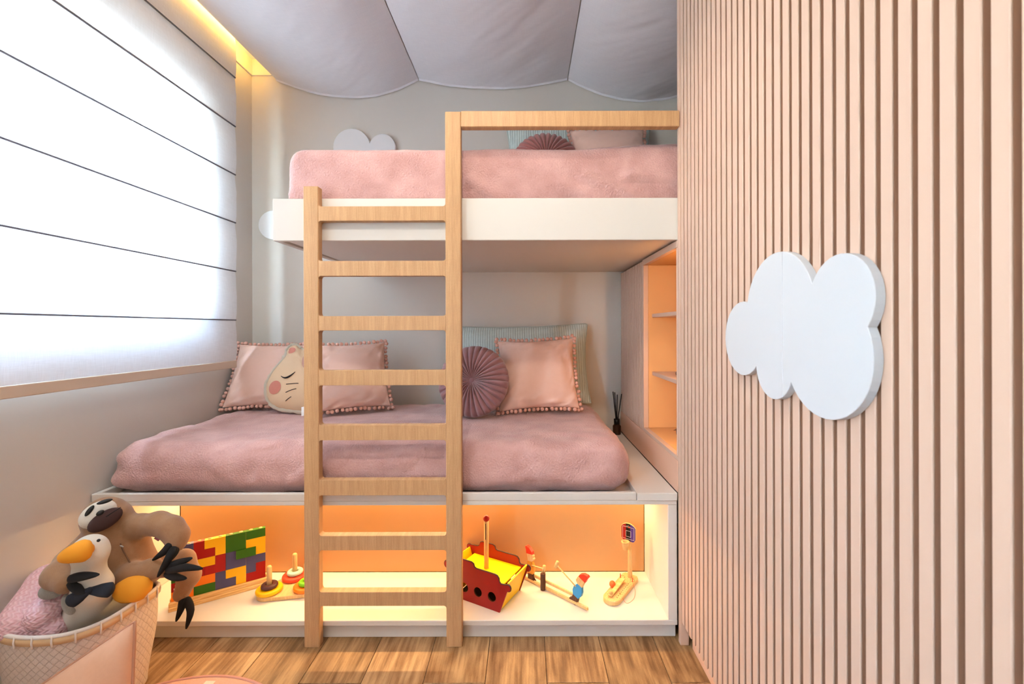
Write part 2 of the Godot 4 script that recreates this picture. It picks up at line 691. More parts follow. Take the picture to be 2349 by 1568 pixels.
	M.grey_fur = relief(mapped(blend_tex(128, 128, [grey(128, 128, 0.3, 67)], [0.8], Color8(196, 192, 182), Color8(226, 222, 214)), 9.0, 0.95), fur_tex, 0.4)
	var knit := PackedByteArray()
	knit.resize(256 * 256)
	for i in 256 * 256:
		var x := i % 256
		var y := i / 256
		knit[i] = int(127.0 + 90.0 * sin((x + absf(y % 32 - 16) * 1.2) * TAU * 8.0 / 256.0) + 36.0 * sin(y * TAU * 8.0 / 256.0))
	var knit_tex := blend_tex(256, 256, [knit], [1.0], Color.BLACK, white)
	M.knit = relief(mapped(blend_tex(256, 256, [knit, grey(256, 256, 0.05, 68)], [0.7, 0.5], Color8(226, 172, 182), Color8(248, 216, 222)), 9.0, 0.95), knit_tex, 0.25)
	# basket weave: slanted over-and-under straps
	var wv := PackedByteArray()
	wv.resize(256 * 256)
	for i in 256 * 256:
		var x := i % 256
		var y := i / 256
		var a := float((x + y) % 64) / 64.0
		var b := float(posmod(x - y, 64)) / 64.0
		var over := ((x + y) / 64 + posmod(x - y, 256) / 64) % 2 == 0
		var h := sin(a * PI) if over else sin(b * PI)
		var edge := minf(minf(a, 1 - a), minf(b, 1 - b))
		wv[i] = int(255.0 * clampf((0.55 + 0.45 * sqrt(maxf(h, 0.0))) * (0.35 + 0.65 * smooth01(0.0, 0.05, (minf(a, 1 - a) if over else minf(b, 1 - b)))) if true else edge, 0.0, 1.0))
	var weave_tex := blend_tex(256, 256, [wv], [1.0], Color.BLACK, white)
	M.weave = StandardMaterial3D.new()
	M.weave.albedo_texture = blend_tex(256, 256, [wv, grey(256, 256, 0.1, 71)], [0.4, 0.5], Color8(190, 170, 156), Color8(236, 220, 208))
	M.weave.roughness = 0.8
	M.weave.uv1_scale = Vector3(11, 3, 1)
	relief(M.weave, weave_tex, 0.25)
	M.rim_wood = flat(Color8(222, 184, 140), 0.6)
	M.cotton = flat(Color8(240, 232, 226), 0.9)
	M.peach_leather = relief(mapped(blend_tex(256, 256, [grey(256, 256, 0.08, 73)], [0.5], Color8(222, 172, 142), Color8(230, 182, 152)), 4.0, 0.55), fur_tex, 0.01)
	M.rug = relief(mapped(blend_tex(256, 256, [fur.slice(0, 65536)], [0.6], Color8(222, 170, 148), Color8(238, 192, 170)), 5.0, 0.98), fur_tex, 0.2)
	M.rug_pale = flat(Color8(244, 216, 200), 0.98)
	M.rug_edge = flat(Color8(198, 144, 128), 0.98)
	# toy paints
	var paints := {"red": Color8(160, 18, 14), "yellow": Color8(246, 188, 16), "green": Color8(48, 100, 14), "lime": Color8(120, 196, 28), "blue": Color8(78, 76, 116), "orange": Color8(240, 122, 22), "maroon": Color8(140, 20, 16), "maroon_edge": Color8(70, 40, 28), "deck": Color8(250, 206, 0), "teal": Color8(176, 208, 198), "plum": Color8(82, 48, 48), "coral": Color8(222, 72, 46), "sky": Color8(52, 146, 202), "ball": Color8(222, 104, 48), "black": Color8(16, 14, 14), "vermilion": Color8(222, 56, 32), "amber": Color8(224, 158, 60)}
	for c in paints:
		M[c] = flat(paints[c], 0.38)
	M.purple = flat(Color8(84, 58, 138), 0.38)
	M.piping = flat(Color8(186, 134, 108), 0.6)
	M.flag = flat(Color8(150, 84, 92), 0.9)
	M.muzzle_light = flat(Color8(112, 80, 58), 0.8)
	M.amber_glass = flat(Color8(60, 36, 22), 0.1)
	M.steel = flat(Color8(180, 176, 170), 0.3)
	M.steel.metallic = 0.9
	var g := StandardMaterial3D.new()
	g.albedo_color = Color(1, 1, 1, 0.06)
	g.transparency = BaseMaterial3D.TRANSPARENCY_ALPHA
	g.roughness = 0.02
	M.glass = g


func glow(c: Color, energy: float) -> StandardMaterial3D:
	var m := flat(Color8(255, 246, 230), 0.7)
	m.emission_enabled = true
	m.emission = c
	m.emission_energy_multiplier = energy
	return m


# ---------------------------------------------------------------- the room
func boxes_mesh(list: Array, b := 0.0) -> ArrayMesh:
	var st := begin(false)
	for q in list:
		add_box(st, Vector3((q[0] + q[1]) / 2, (q[2] + q[3]) / 2, -(q[4] + q[5]) / 2), Vector3(q[1] - q[0], q[3] - q[2], q[5] - q[4]), maxf(b, 0.0002))
	return fin(st)


func build_room() -> void:
	# floor: a dark bed of joints carrying wood-look planks that run towards the bed
	var f := struct("floor", boxes_mesh([[-1.7, 1.25, -0.15, -0.0025, -1.75, 2.6]]), M.joint)
	var w := 0.1935
	var k := 0
	for c in range(-9, 6):
		var x0 := 0.065 + c * w
		var odd := posmod(c, 2)
		for r in range(-4, 3):
			var d0 := 1.357 + (0.45 if odd else 0.0) + r * 0.9
			var a := maxf(d0, -1.6)
			var b := minf(d0 + 0.9, 2.46)
			var xa := maxf(x0, -1.54)
			var xb := minf(x0 + w, 1.1)
			if b - a < 0.05 or xb - xa < 0.02:
				continue
			slab(f, "plank", M["plank%d" % [(c * 3 + r * 7 + 60) % 5]], xa + 0.0011, xb - 0.0011, -0.02, 0.0, a + 0.0011, b - 0.0011, 0.0008)
			k += 1
	# walls with thickness; the left wall has the window opening
	struct("wall_left", boxes_mesh([[-1.69, -1.54, 0.0, 1.13, 0.0, 2.46], [-1.69, -1.54, 2.12, 2.75, 0.0, 2.46], [-1.69, -1.54, 1.13, 2.12, 1.97, 2.46], [-1.69, -1.54, 1.13, 2.12, 0.0, 0.42],
		[-1.69, -1.54, 0.0, 0.80, -1.6, 0.0], [-1.69, -1.54, 2.0, 2.75, -1.6, 0.0], [-1.69, -1.54, 0.80, 2.0, -1.6, -1.40], [-1.69, -1.54, 0.80, 2.0, -0.85, 0.0]]), M.wall)  # second row leaves the gap for the added window
	struct("wall_back", boxes_mesh([[-1.69, 1.25, 0.0, 2.75, 2.46, 2.6]]), M.wall)
	struct("wall_right", boxes_mesh([[1.1, 1.25, 0.0, 2.75, -1.6, 2.46]]), M.wall)
	struct("wall_front", boxes_mesh([[-1.69, 1.25, 0.0, 2.75, -1.75, -1.6]]), M.ceiling)
	# added window behind the lens, put in to give soft light from the front
	var dr := Node3D.new()
	dr.name = "added_window_2"
	dr.set_meta("kind", "structure")
	add_child(dr)
	for q in [[0.80, 0.85, -1.40, -0.85], [1.95, 2.0, -1.40, -0.85], [0.85, 1.95, -1.40, -1.35], [0.85, 1.95, -0.90, -0.85]]:
		slab(dr, "window_frame", M.white_matte, -1.65, -1.60, q[0], q[1], q[2], q[3], 0.003)
	slab(dr, "window_pane", M.glass, -1.628, -1.622, 0.85, 1.95, -1.35, -0.90)
	# ceiling with the curtain pocket along the window wall
	struct("ceiling", boxes_mesh([[-1.40, 1.1, 2.515, 2.62, -1.6, 2.46], [-1.69, 1.25, 2.62, 2.75, -1.6, 2.46]]), M.ceiling)
	struct("trim_1", boxes_mesh([[-1.54, -1.40, 2.53, 2.62, 2.452, 2.4599], [-1.5399, -1.532, 2.53, 2.62, -1.6, 2.4519]]), M.cove)
	# the warm light strip lying in the pocket
	var t := thing("cove_light_strip", "warm yellow light strip glowing in the ceiling pocket above the blind", "light", P(-1.408, 2.575, 0.4))
	var c := Color8(255, 196, 92)
	slab(t, "strip_lamp", glow(c, 2.0), -1.406, -1.4005, 2.568, 2.580, -1.5, 2.43)
	strip_light(t, Vector3(-0.004, 0, 0), Vector2(3.9, 0.012), Basis(Vector3(0, 0, 1), Vector3(0, 1, 0), Vector3(1, 0, 0)), c, 1.8)


func build_window_and_blind() -> void:
	var wn := Node3D.new()
	wn.name = "window_1"
	wn.set_meta("kind", "structure")
	add_child(wn)
	for q in [[1.13, 1.17, 0.42, 1.97], [2.08, 2.12, 0.42, 1.97], [1.17, 2.08, 0.42, 0.46], [1.17, 2.08, 1.93, 1.97], [1.17, 2.08, 1.195, 1.245]]:
		slab(wn, "window_frame", M.white_matte, -1.65, -1.60, q[0], q[1], q[2], q[3], 0.003)
	for q in [[0.46, 1.195], [1.245, 1.93]]:
		slab(wn, "window_pane", M.glass, -1.628, -1.622, 1.17, 2.08, q[0], q[1])
	# roman blind: cloth panels between thin seams, a wooden hem bar below
	var x := -1.46
	var t := thing("roman_blind", "white linen roman blind hanging in flat folds over the window", "blind", P(x, 0.91, 1.2))
	var edges := [0.945, 1.148, 1.393, 1.637, 1.878, 2.121, 2.367, 2.60]
	var n := noise(3.0, 5, 2)
	for i in edges.size() - 1:
		var y0: float = edges[i] + 0.002
		var y1: float = edges[i + 1] - 0.002
		var f := func(u: float, v: float) -> Vector3:
			var d := 0.1 + 2.095 * u
			var bow := 0.006 * sin(v * PI) + 0.0025 * n.get_noise_2d(d * 1.2, y0 * 4.0 + v)
			return Vector3(x + bow + 0.004 * (1 - v), lerpf(y0, y1, v), -d) - t.position
		part(t, "cloth_panel", sheet(60, 8, f), M.blind)
		if i > 0:
			var pts := []
			for k in 25:
				pts.append(P(x + 0.003, edges[i], 0.1 + 2.095 * k / 24.0) - t.position)
			part(t, "seam_rod", tube(pts, 0.0034, 6), M.seam)
	slab(t, "hem_bar", M.hem, x - 0.002, x + 0.007, 0.909, 0.945, 0.1, 2.196, 0.002)


func build_canopy() -> void:
	# three lengths of white cloth sagging between battens under the ceiling
	var swags := [[-1.398, -0.598, 0.098, 0.03, "white cloth swag sagging under the ceiling next to the window"],
		[-0.594, 0.240, 0.05, 0.0, "middle white cloth swag of the three under the ceiling"],
		[0.244, 1.085, 0.122, 0.0, "white cloth swag sagging over the pillows beside the slatted wardrobe"]]
	var nz := noise(1.6, 9, 3)
	var nf := noise(7.0, 10, 2)
	for i in 3:
		var s: Array = swags[i]
		var t := thing("cloth_swag", s[4], "canopy", P((s[0] + s[1]) / 2, 2.5, 1.9), "cloth swags under the ceiling")
		var at := func(u: float, d: float) -> Vector3:
			var q := 2.0 * u - 1.0
			var prof: float = 1.0 - q * q + s[3] * q * (1 - q * q) * 4.0
			var fade := 1.0 - pow(absf(q), 6)
			var wr: float = (0.006 * nz.get_noise_2d(u * 0.9 + i * 7, d * 2.2 + u * 1.6) + 0.0012 * nf.get_noise_2d(u * 0.5 + i * 5, d * 2.5 + u * 1.5)) * fade
			return Vector3(lerpf(s[0], s[1], u), 2.505 - s[2] * prof + wr, -d) - t.position
		part(t, "cloth", sheet(48, 90, func(u: float, v: float) -> Vector3: return at.call(u, lerpf(2.452, 1.545 if i == 2 else 1.22, v))), M.canopy)
		part(t, "hem", sheet(48, 2, func(u: float, v: float) -> Vector3: return at.call(u, 2.4535) + Vector3(0, -0.008 + 0.011 * v, 0.012 * v)), M.canopy)


# ---------------------------------------------------------------- the built-in bed
func build_cabinet() -> void:
	var t := thing("bunk_cabinet", "white low bed cabinet with an open lit toy shelf under the pink mattress", "bed", P(-0.5, 0.0, 1.54))
	slab(t, "kick_board", M.white, -1.535, 0.535, 0.0, 0.052, 1.56, 1.58)
	slab(t, "shelf_board", M.white, -1.535, 0.5355, 0.053, 0.071, 1.541, 1.85)
	slab(t, "side_panel", M.white, 0.503, 0.535, 0.0715, 0.478, 1.541, 1.85)
	slab(t, "side_panel", M.white, -1.535, -1.467, 0.0715, 0.478, 1.541, 1.85)
	slab(t, "back_panel", M.caramel, -1.466, 0.502, 0.0715, 0.478, 1.8505, 1.87)
	slab(t, "bed_base", M.white, -1.535, 0.535, 0.4785, 0.494, 1.541, 2.455)
	slab(t, "front_rail", M.white, -1.535, 0.391, 0.4945, 0.521, 1.540, 1.556)
	slab(t, "end_rail", M.white, -1.535, -1.515, 0.4945, 0.521, 1.5565, 2.455)
	slab(t, "end_ledge", M.white, 0.393, 0.535, 0.4945, 0.521, 1.536, 2.455)
	# the light strip stands in the top back edge of the shelf
	var c := Color8(255, 214, 150)
	var lamp := slab(t, "strip_lamp", glow(c, 3.0), -1.46, 0.495, 0.4705, 0.478, 1.838, 1.8495)
	lamp.set_meta("label", "warm light strip along the top back edge")
	strip_light(t, P(-0.483, 0.468, 1.842) - t.position, Vector2(1.95, 0.01), Basis.from_euler(Vector3(deg_to_rad(-112), 0, 0)), c, 1.6)


func build_platform() -> void:
	var t := thing("bunk_platform", "white raised bed platform with a deep plain front board", "bed", P(0.0, 1.414, 2.0))
	slab(t, "front_board", M.white, -0.892, 1.095, 1.414, 1.563, 1.540, 1.562, 0.002)
	slab(t, "end_board", M.white, -0.892, -0.870, 1.4145, 1.563, 1.5625, 2.455, 0.002)
	slab(t, "underside_panel", M.white, -0.858, 1.095, 1.4185, 1.434, 1.5635, 2.455)
	slab(t, "mattress_base", M.white, -0.8695, 1.095, 1.4345, 1.52, 1.563, 2.455)


func rung_mesh(length: float, h: float, depth: float, r: float) -> ArrayMesh:
	var p := PackedVector2Array()
	for e in [[-1, -1], [1, -1], [1, 1], [-1, 1]]:
		var pts := []
		for k in 7:
			var a := PI / 2 * k / 6.0
			pts.append(Vector2(e[0] * (length / 2 - r + r * sin(a)), e[1] * (h / 2 + r - r * cos(a))))
		if e[0] * e[1] > 0:
			pts.reverse()
		if e[0] * e[1] < 0 and e[0] > 0 or e[0] * e[1] < 0 and e[0] < 0:
			pass
		p.append_array(PackedVector2Array(pts))
	return extrude(p, depth, 0.0008)


func build_ladder() -> void:
	var t := thing("bunk_ladder", "oak bunk ladder with eight flat rungs and a guard rail", "ladder", P(-0.5, 0, 1.525))
	slab(t, "post", M.oak, -0.768, -0.716, 0.0, 1.597, 1.509, 1.5395, 0.002)
	slab(t, "post", M.oak, -0.276, -0.222, 0.0, 1.854, 1.509, 1.5395, 0.002)
	for y in [[1.477, 1.527], [1.286, 1.338], [1.097, 1.147], [0.907, 0.959], [0.717, 0.769], [0.526, 0.579], [0.336, 0.386], [0.143, 0.191]]:
		part(t, "rung", rung_mesh(0.44, y[1] - y[0], 0.0295, 0.009), M.oak, Vector3(0.004, (y[0] + y[1]) / 2, 0.0005))
	slab(t, "guard_rail", M.oak, -0.2215, 0.5362, 1.801, 1.856, 1.509, 1.5395, 0.002)


func cloud_outline() -> PackedVector2Array:
	# (distance from the lens, height)
	var p := PackedVector2Array()
	for a in [[Vector2(1.029, 1.163), Vector2(0.886, 1.258), Vector2(0.797, 1.183)], [Vector2(0.797, 1.183), Vector2(0.668, 1.197), Vector2(0.668, 1.104)],
		[Vector2(0.668, 1.104), Vector2(0.678, 0.988), Vector2(0.861, 0.996)], [Vector2(0.861, 0.996), Vector2(0.915, 0.953), Vector2(0.990, 1.016)], [Vector2(0.990, 1.016), Vector2(1.143, 1.080), Vector2(1.029, 1.163)]]:
		p.append_array(PackedVector2Array(arc3(a[0], a[1], a[2], 20)))
	return p


func build_wardrobe() -> void:
	var t := thing("slatted_wardrobe", "rose beige wardrobe faced with upright slats and a cloud pull", "wardrobe", P(0.8, 0, 0.6))
	slab(t, "carcass", M.groove_shade, 0.5665, 1.095, 0.085, 2.512, -0.42, 1.514)
	slab(t, "kick_board", M.peach, 0.572, 1.09, 0.0, 0.0845, -0.42, 1.50)
	slab(t, "end_panel", M.slat, 0.5367, 0.5664, 0.0, 2.512, 1.5145, 1.5355)
	# slats 3.14 cm apart, each a part, over ribs whose brown stands in for the shade of the grooves
	var ribs := []
	var d := 1.5015
	while d > -0.4:
		slab(t, "slat", M.slat, 0.5405, 0.5445, 0.083, 2.511, d - 0.0105, d + 0.0105, 0.0012)
		ribs.append([0.5447, 0.5664, 0.086, 2.511, d - 0.0102, d + 0.0102])
		d -= 0.03143
	var board := part(t, "groove_shade_ribs", boxes_mesh(ribs), M.groove_shade)
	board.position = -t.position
	board.set_meta("label", "ribs behind the slats, groove shade put into their brown")
	# the cloud pull is sawn in two where the doors meet
	var o := cloud_outline()
	for h in 2:
		var cut := PackedVector2Array([Vector2(0.8897, 0), Vector2(3, 0), Vector2(3, 3), Vector2(0.8897, 3)]) if h == 0 else PackedVector2Array([Vector2(0.8885, 0), Vector2(0, 0), Vector2(0, 3), Vector2(0.8885, 3)])
		var pieces := Geometry2D.intersect_polygons(o, cut)
		var best: PackedVector2Array = pieces[0]
		for q in pieces:
			if q.size() > best.size():
				best = q
		var m := part(t, "cloud_pull", extrude(best, 0.0158, 0.0008), M.pull)
		# outline axes: first = distance from the lens (-z), second = height, thickness along x
		m.transform = Transform3D(Basis(Vector3(0, 0, -1), Vector3(0, 1, 0), Vector3(1, 0, 0)), Vector3(0.5322, 0, 0) - t.position)
		m.set_meta("label", ["white cloud pull, the small far half", "white cloud pull, the large near half"][h])


func build_shelf_niche() -> void:
	var t := thing("shelf_niche", "peach shelf cabinet glowing orange at the foot of the lower bed", "shelf", P(0.8, 0.52, 2.0))
	slab(t, "base_board", M.peach, 0.5365, 0.56, 0.5215, 0.634, 1.541, 2.455)
	# slatted panel towards the back wall
	slab(t, "slat_backing", M.groove_shade, 0.5535, 0.57, 0.6345, 1.413, 1.995, 2.455)  # backing in the brown that carries the groove shade
	var ribs := []
	for k in 15:
		var d := 2.005 + k * 0.0306
		slab(t, "slat", M.slat, 0.5365, 0.5405, 0.636, 1.408, d - 0.0102, d + 0.0102, 0.001)
		ribs.append([0.5407, 0.5534, 0.637, 1.407, d - 0.0099, d + 0.0099])
	var board := part(t, "groove_shade_ribs", boxes_mesh(ribs), M.groove_shade)  # rib colour holds the shade seen between these slats
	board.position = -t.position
	# open box with two shelves
	slab(t, "frame", M.slat, 0.5365, 0.5585, 0.6345, 0.650, 1.541, 1.994)
	slab(t, "frame", M.slat, 0.5365, 0.5585, 1.388, 1.413, 1.541, 1.994)
	slab(t, "frame", M.slat, 0.5365, 0.5585, 0.6505, 1.3875, 1.978, 1.994)
	slab(t, "frame", M.slat, 0.5365, 0.5585, 0.6505, 1.3875, 1.541, 1.549)
	slab(t, "inner_panel", M.caramel, 0.559, 0.86, 0.6505, 1.3875, 1.978, 1.994)
	slab(t, "inner_panel", M.caramel, 0.559, 0.86, 0.6505, 1.3875, 1.541, 1.549)
	slab(t, "inner_panel", M.caramel, 0.559, 0.86, 0.6345, 0.650, 1.541, 1.994)
	slab(t, "inner_panel", M.caramel, 0.559, 0.86, 1.388, 1.413, 1.541, 1.994)
	slab(t, "back_panel", M.caramel, 0.8605, 0.88, 0.6345, 1.413, 1.541, 1.994)
	slab(t, "shelf", M.slat, 0.575, 0.86, 1.150, 1.1665, 1.5495, 1.9775)
	slab(t, "shelf", M.slat, 0.575, 0.86, 0.889, 0.9055, 1.5495, 1.9775)
	var c := Color8(255, 186, 110)
	for q in [[0.66, 0.885], [0.91, 1.146], [1.171, 1.38]]:
		slab(t, "strip_lamp", glow(c, 2.5), 0.60, 0.61, q[0], q[1], 1.5492, 1.554)
		strip_light(t, P(0.605, (q[0] + q[1]) / 2, 1.556) - t.position, Vector2(0.01, q[1] - q[0]), Basis.IDENTITY, c, 0.09)
	# two small things on the shelves, half hidden by the wardrobe
	var o := thing("ornament_ball", "small brown ball ornament on the middle shelf of the orange niche", "ornament", P(0.622, 0.9058, 1.77))
	part(o, "ball", lathe(sphere_profile(0.012), 20), M.walnut, Vector3(0, 0.012, 0))
	part(o, "cord_loop", ring_tube(0.007, 0.0012), M.walnut, Vector3(0, 0.029, 0))
	var b := thing("wooden_bird", "small dark wooden bird on the bottom of the orange niche", "ornament", P(0.635, 0.6502, 1.80))
	part(b, "body", soft_body([[Vector3(0, 0.015, 0), Vector3(0.02, 0.018, 0), 0.012, 0.009], [Vector3(-0.004, 0.022, 0), Vector3(-0.008, 0.032, 0), 0.008, 0.007]], 0.006, 0.002), M.walnut)
	part(b, "beak", tube([Vector3(-0.014, 0.032, 0), Vector3(-0.024, 0.030, 0)], [0.003, 0.0008], 8), M.walnut)


func sphere_profile(r: float) -> Array:
	var out := []
	for k in 13:
		var a := -PI / 2 + PI * k / 12.0
		out.append(Vector2(maxf(cos(a) * r, 0.0), sin(a) * r))
	return out


func ring_tube(ro: float, r: float) -> ArrayMesh:
	var pts := []
	for k in 21:
		pts.append(Vector3(cos(TAU * k / 20) * ro, sin(TAU * k / 20) * ro, 0))
	return tube(pts, r, 8, 1.0, Vector3.BACK)


# ---------------------------------------------------------------- bedding
# a soft box between two corners with rounded edges and folds
func soft_box(lo: Vector3, hi: Vector3, r: float, step: float, bend: Callable) -> ArrayMesh:
	var mid := (lo + hi) / 2
	var h := (hi - lo) / 2
	var inner := h - Vector3(r, r, r)
	var st := begin()
	for ax in 3:
		var u := (ax + 1) % 3
		var w := (ax + 2) % 3
		var nu := maxi(4, int(h[u] * 2 / step))
		var nw := maxi(4, int(h[w] * 2 / step))
		for s in [-1, 1]:
			var g := []
			for i in nu + 1:
				var row := []
				for j in nw + 1:
					var q := Vector3.ZERO
					q[ax] = s * h[ax]
					q[u] = lerpf(-h[u], h[u], float(i) / nu)
					q[w] = lerpf(-h[w], h[w], float(j) / nw)
					var c := q.clamp(-inner, inner)
					var n := (q - c).normalized()
					row.append(bend.call(mid + c + n * r, n))
				g.append(row)
			for i in nu:
				for j in nw:
					if s > 0:
						quad(st, g[i][j], g[i][j + 1], g[i + 1][j + 1], g[i + 1][j])
					else:
						quad(st, g[i][j], g[i + 1][j], g[i + 1][j + 1], g[i][j + 1])
	return fin(st)


func build_mattresses() -> void:
	var n1 := noise(2.2, 31, 3)
	var n2 := noise(6.0, 32, 3)
	var n3 := noise(16.0, 33, 2)
	var low := func(p: Vector3, n: Vector3) -> Vector3:
		var d := -p.z
		var y01 := clampf((p.y - 0.497) / 0.19, 0.0, 1.0)
		var side := 1.0 - absf(n.y)
		var o := 0.006 * n1.get_noise_3d(p.x, p.y * 2, p.z) + 0.004 * n2.get_noise_3d(p.x * 0.6, p.y * 2.0, p.z)
		o += 0.0015 * n3.get_noise_3d(p.x, p.y, p.z)
		# the cover bulges over the rail and is tucked in at the bottom
		o += side * (0.010 * sin(y01 * PI) - 0.018 * smooth01(0.25, 0.0, y01))
		# long slanting creases on the front
		o += side * 0.010 * smooth01(0.55, 0.95, sin(p.x * 7.0 + p.y * 24.0 + 4.0 * n1.get_noise_2d(p.x, p.y))) * smooth01(1.72, 1.6, d)
		o += (1.0 - side) * 0.006 * smooth01(0.5, 0.95, sin(p.x * 5.0 - d * 11.0 + 5.0 * n1.get_noise_2d(p.x * 0.7, d)))
		# gathers where the cover is folded under the right-hand corner
		o += side * 0.008 * sin(p.x * 160.0 + d * 90.0) * smooth01(0.30, 0.37, p.x) * smooth01(1.66, 1.58, d) * (1 - y01)
		o += side * 0.012 * sin(p.y * 60.0 + d * 20.0) * smooth01(-1.42, -1.49, p.x) * smooth01(1.7, 1.58, d)
		return p + n * o
	solo("mattress", soft_box(P(-1.505, 0.4975, 2.44), P(0.378, 0.686, 1.573), 0.068, 0.014, low), M.fleece, "long mattress wrapped in a dusty pink fleece blanket, on the low bed cabinet", "mattress", "blanket-wrapped mattresses")
	var up := func(p: Vector3, n: Vector3) -> Vector3:
		var d := -p.z
		var y01 := clampf((p.y - 1.5205) / 0.244, 0.0, 1.0)
		var side := 1.0 - absf(n.y)
		var o := 0.005 * n1.get_noise_3d(p.x + 9, p.y * 2, p.z) + 0.004 * n2.get_noise_3d(p.x * 0.7 + 4, p.y * 2, p.z)
		o += 0.0015 * n3.get_noise_3d(p.x, p.y, p.z)
		o += side * 0.006 * sin(y01 * PI)
		var crease := func(x0: float, y0: float, x1: float, y1: float, wd: float) -> float:
			var a := Vector2(x0, y0)
			var b := Vector2(x1, y1)
			var q := Vector2(p.x, p.y)
			var tt := clampf((q - a).dot(b - a) / (b - a).length_squared(), 0.0, 1.0)
			return exp(-pow((q - a.lerp(b, tt)).length() / wd, 2.0)) * smooth01(0.0, 0.15, tt) * smooth01(1.7, 1.6, d)
		o += side * (0.020 * crease.call(0.18, 1.665, 0.43, 1.55, 0.013) + 0.016 * crease.call(0.10, 1.62, 0.30, 1.55, 0.012) + 0.020 * crease.call(-0.22, 1.65, -0.08, 1.555, 0.016) + 0.016 * crease.call(0.34, 1.65, 0.56, 1.63, 0.012))
		o += side * 0.006 * sin(p.x * 110.0) * smooth01(-0.78, -0.86, p.x) * (1 - y01)
		var lift := 0.022 * smooth01(0.1, 0.6, p.x) * y01
		return p + n * o + Vector3(0, lift, 0)
	solo("mattress", soft_box(P(-0.868, 1.5205, 2.44), P(1.07, 1.764, 1.572), 0.055, 0.014, up), M.fleece, "shorter looking mattress in a dusty pink fleece blanket, up on the white platform", "mattress", "blanket-wrapped mattresses")


# ---------------------------------------------------------------- cushions
# a stuffed cover seen flat in x, y; the front swells towards +z
func pillow_point(w: float, h: float, thick: float, pinch: float, u: float, v: float, side: float, n: FastNoiseLite, folds: float) -> Vector3:
	var x := w / 2 * u * (1 - pinch * (1 - v * v) * u * u)
	var y := h / 2 * v * (1 - pinch * (1 - u * u) * v * v)
	var e := (1 - pow(absf(u), 2.6)) * (1 - pow(absf(v), 2.6))
	var z := thick / 2 * pow(maxf(e, 0.0), 0.55)
	var edge := maxf(absf(u), absf(v))
	# short pulls running in from the seam
	z += folds * smooth01(0.35, 0.9, edge) * (1 - smooth01(0.93, 1.0, edge)) * (n.get_noise_2d(u * 3.2 + 11, v * 3.2) * 0.8 + n.get_noise_2d(u * 9.0, v * 9.0 + 5) * 0.5)
	return Vector3(x, y, side * z)


func pillow_mesh(w: float, h: float, thick: float, pinch: float, seed_: int, folds := 0.008) -> ArrayMesh:
	var n := noise(1.0, seed_, 2)
	var st := begin()
	var q := 26
	for side in [1.0, -1.0]:
		var g := []
		for i in q + 1:
			var row := []
			for j in q + 1:
				row.append(pillow_point(w, h, thick, pinch, sin((2.0 * i / q - 1.0) * PI / 2), sin((2.0 * j / q - 1.0) * PI / 2), side, n, folds))
			g.append(row)
		for i in q:
			for j in q:
				if side > 0:
					quad(st, g[i][j], g[i][j + 1], g[i + 1][j + 1], g[i + 1][j])
				else:
					quad(st, g[i][j], g[i + 1][j], g[i + 1][j + 1], g[i][j + 1])
	return fin(st)


func edge_points(w: float, h: float, pinch: float, gap: float) -> Array:
	var fine := []
	for e in 4:
		for k in 60:
			var s := -1.0 + 2.0 * k / 60.0
			var uv: Vector2 = [Vector2(s, -1), Vector2(1, s), Vector2(-s, 1), Vector2(-1, -s)][e]
			fine.append(Vector3(w / 2 * uv.x * (1 - pinch * (1 - uv.y * uv.y)), h / 2 * uv.y * (1 - pinch * (1 - uv.x * uv.x)), 0))
	var out := []
	var run := gap
	for k in fine.size():
		var a: Vector3 = fine[k]
		var b: Vector3 = fine[(k + 1) % fine.size()]
		run += a.distance_to(b)
		if run >= gap:
			run -= gap
			out.append(b)
	return out


# stands with the middle of its lower edge at `at`, turned about y, leaning back, and tipped in its own plane
func lean(o: Node3D, at: Vector3, turn: float, back: float, tip := 0.0, h := 0.0) -> void:
	var b := Basis(Vector3.UP, deg_to_rad(turn)) * Basis(Vector3.RIGHT, deg_to_rad(-back)) * Basis(Vector3.BACK, deg_to_rad(tip))
	o.transform = Transform3D(b, at + b * Vector3(0, h / 2, 0))


func pompon_cushion(label: String, w: float, h: float, at: Vector3, turn: float, back: float, tip: float, seed_: int, turned_up := false) -> void:
	var t := thing("pompon_cushion", label, "cushion", Vector3.ZERO, "pink cushions with pompon trim")
	part(t, "cover", pillow_mesh(w, h, 0.12, 0.07, seed_, 0.018), M.pink_cotton)
	if not meshes.has("pompon"):
		var s := SphereMesh.new()
		s.radius = 0.0098
		s.height = 0.0196
		s.radial_segments = 8
		s.rings = 4
		meshes["pompon"] = s
	var r := RandomNumberGenerator.new()
	r.seed = seed_
	for p in edge_points(w + 0.02, h + 0.02, 0.07, 0.0215):
		var o := part(t, "pompon", meshes["pompon"], M.pompon, p + Vector3(r.randf_range(-0.002, 0.002), r.randf_range(-0.002, 0.002), r.randf_range(-0.006, 0.006)))
		o.scale = Vector3.ONE * r.randf_range(0.85, 1.08)
	lean(t, at, turn, back, tip, h + 0.03)


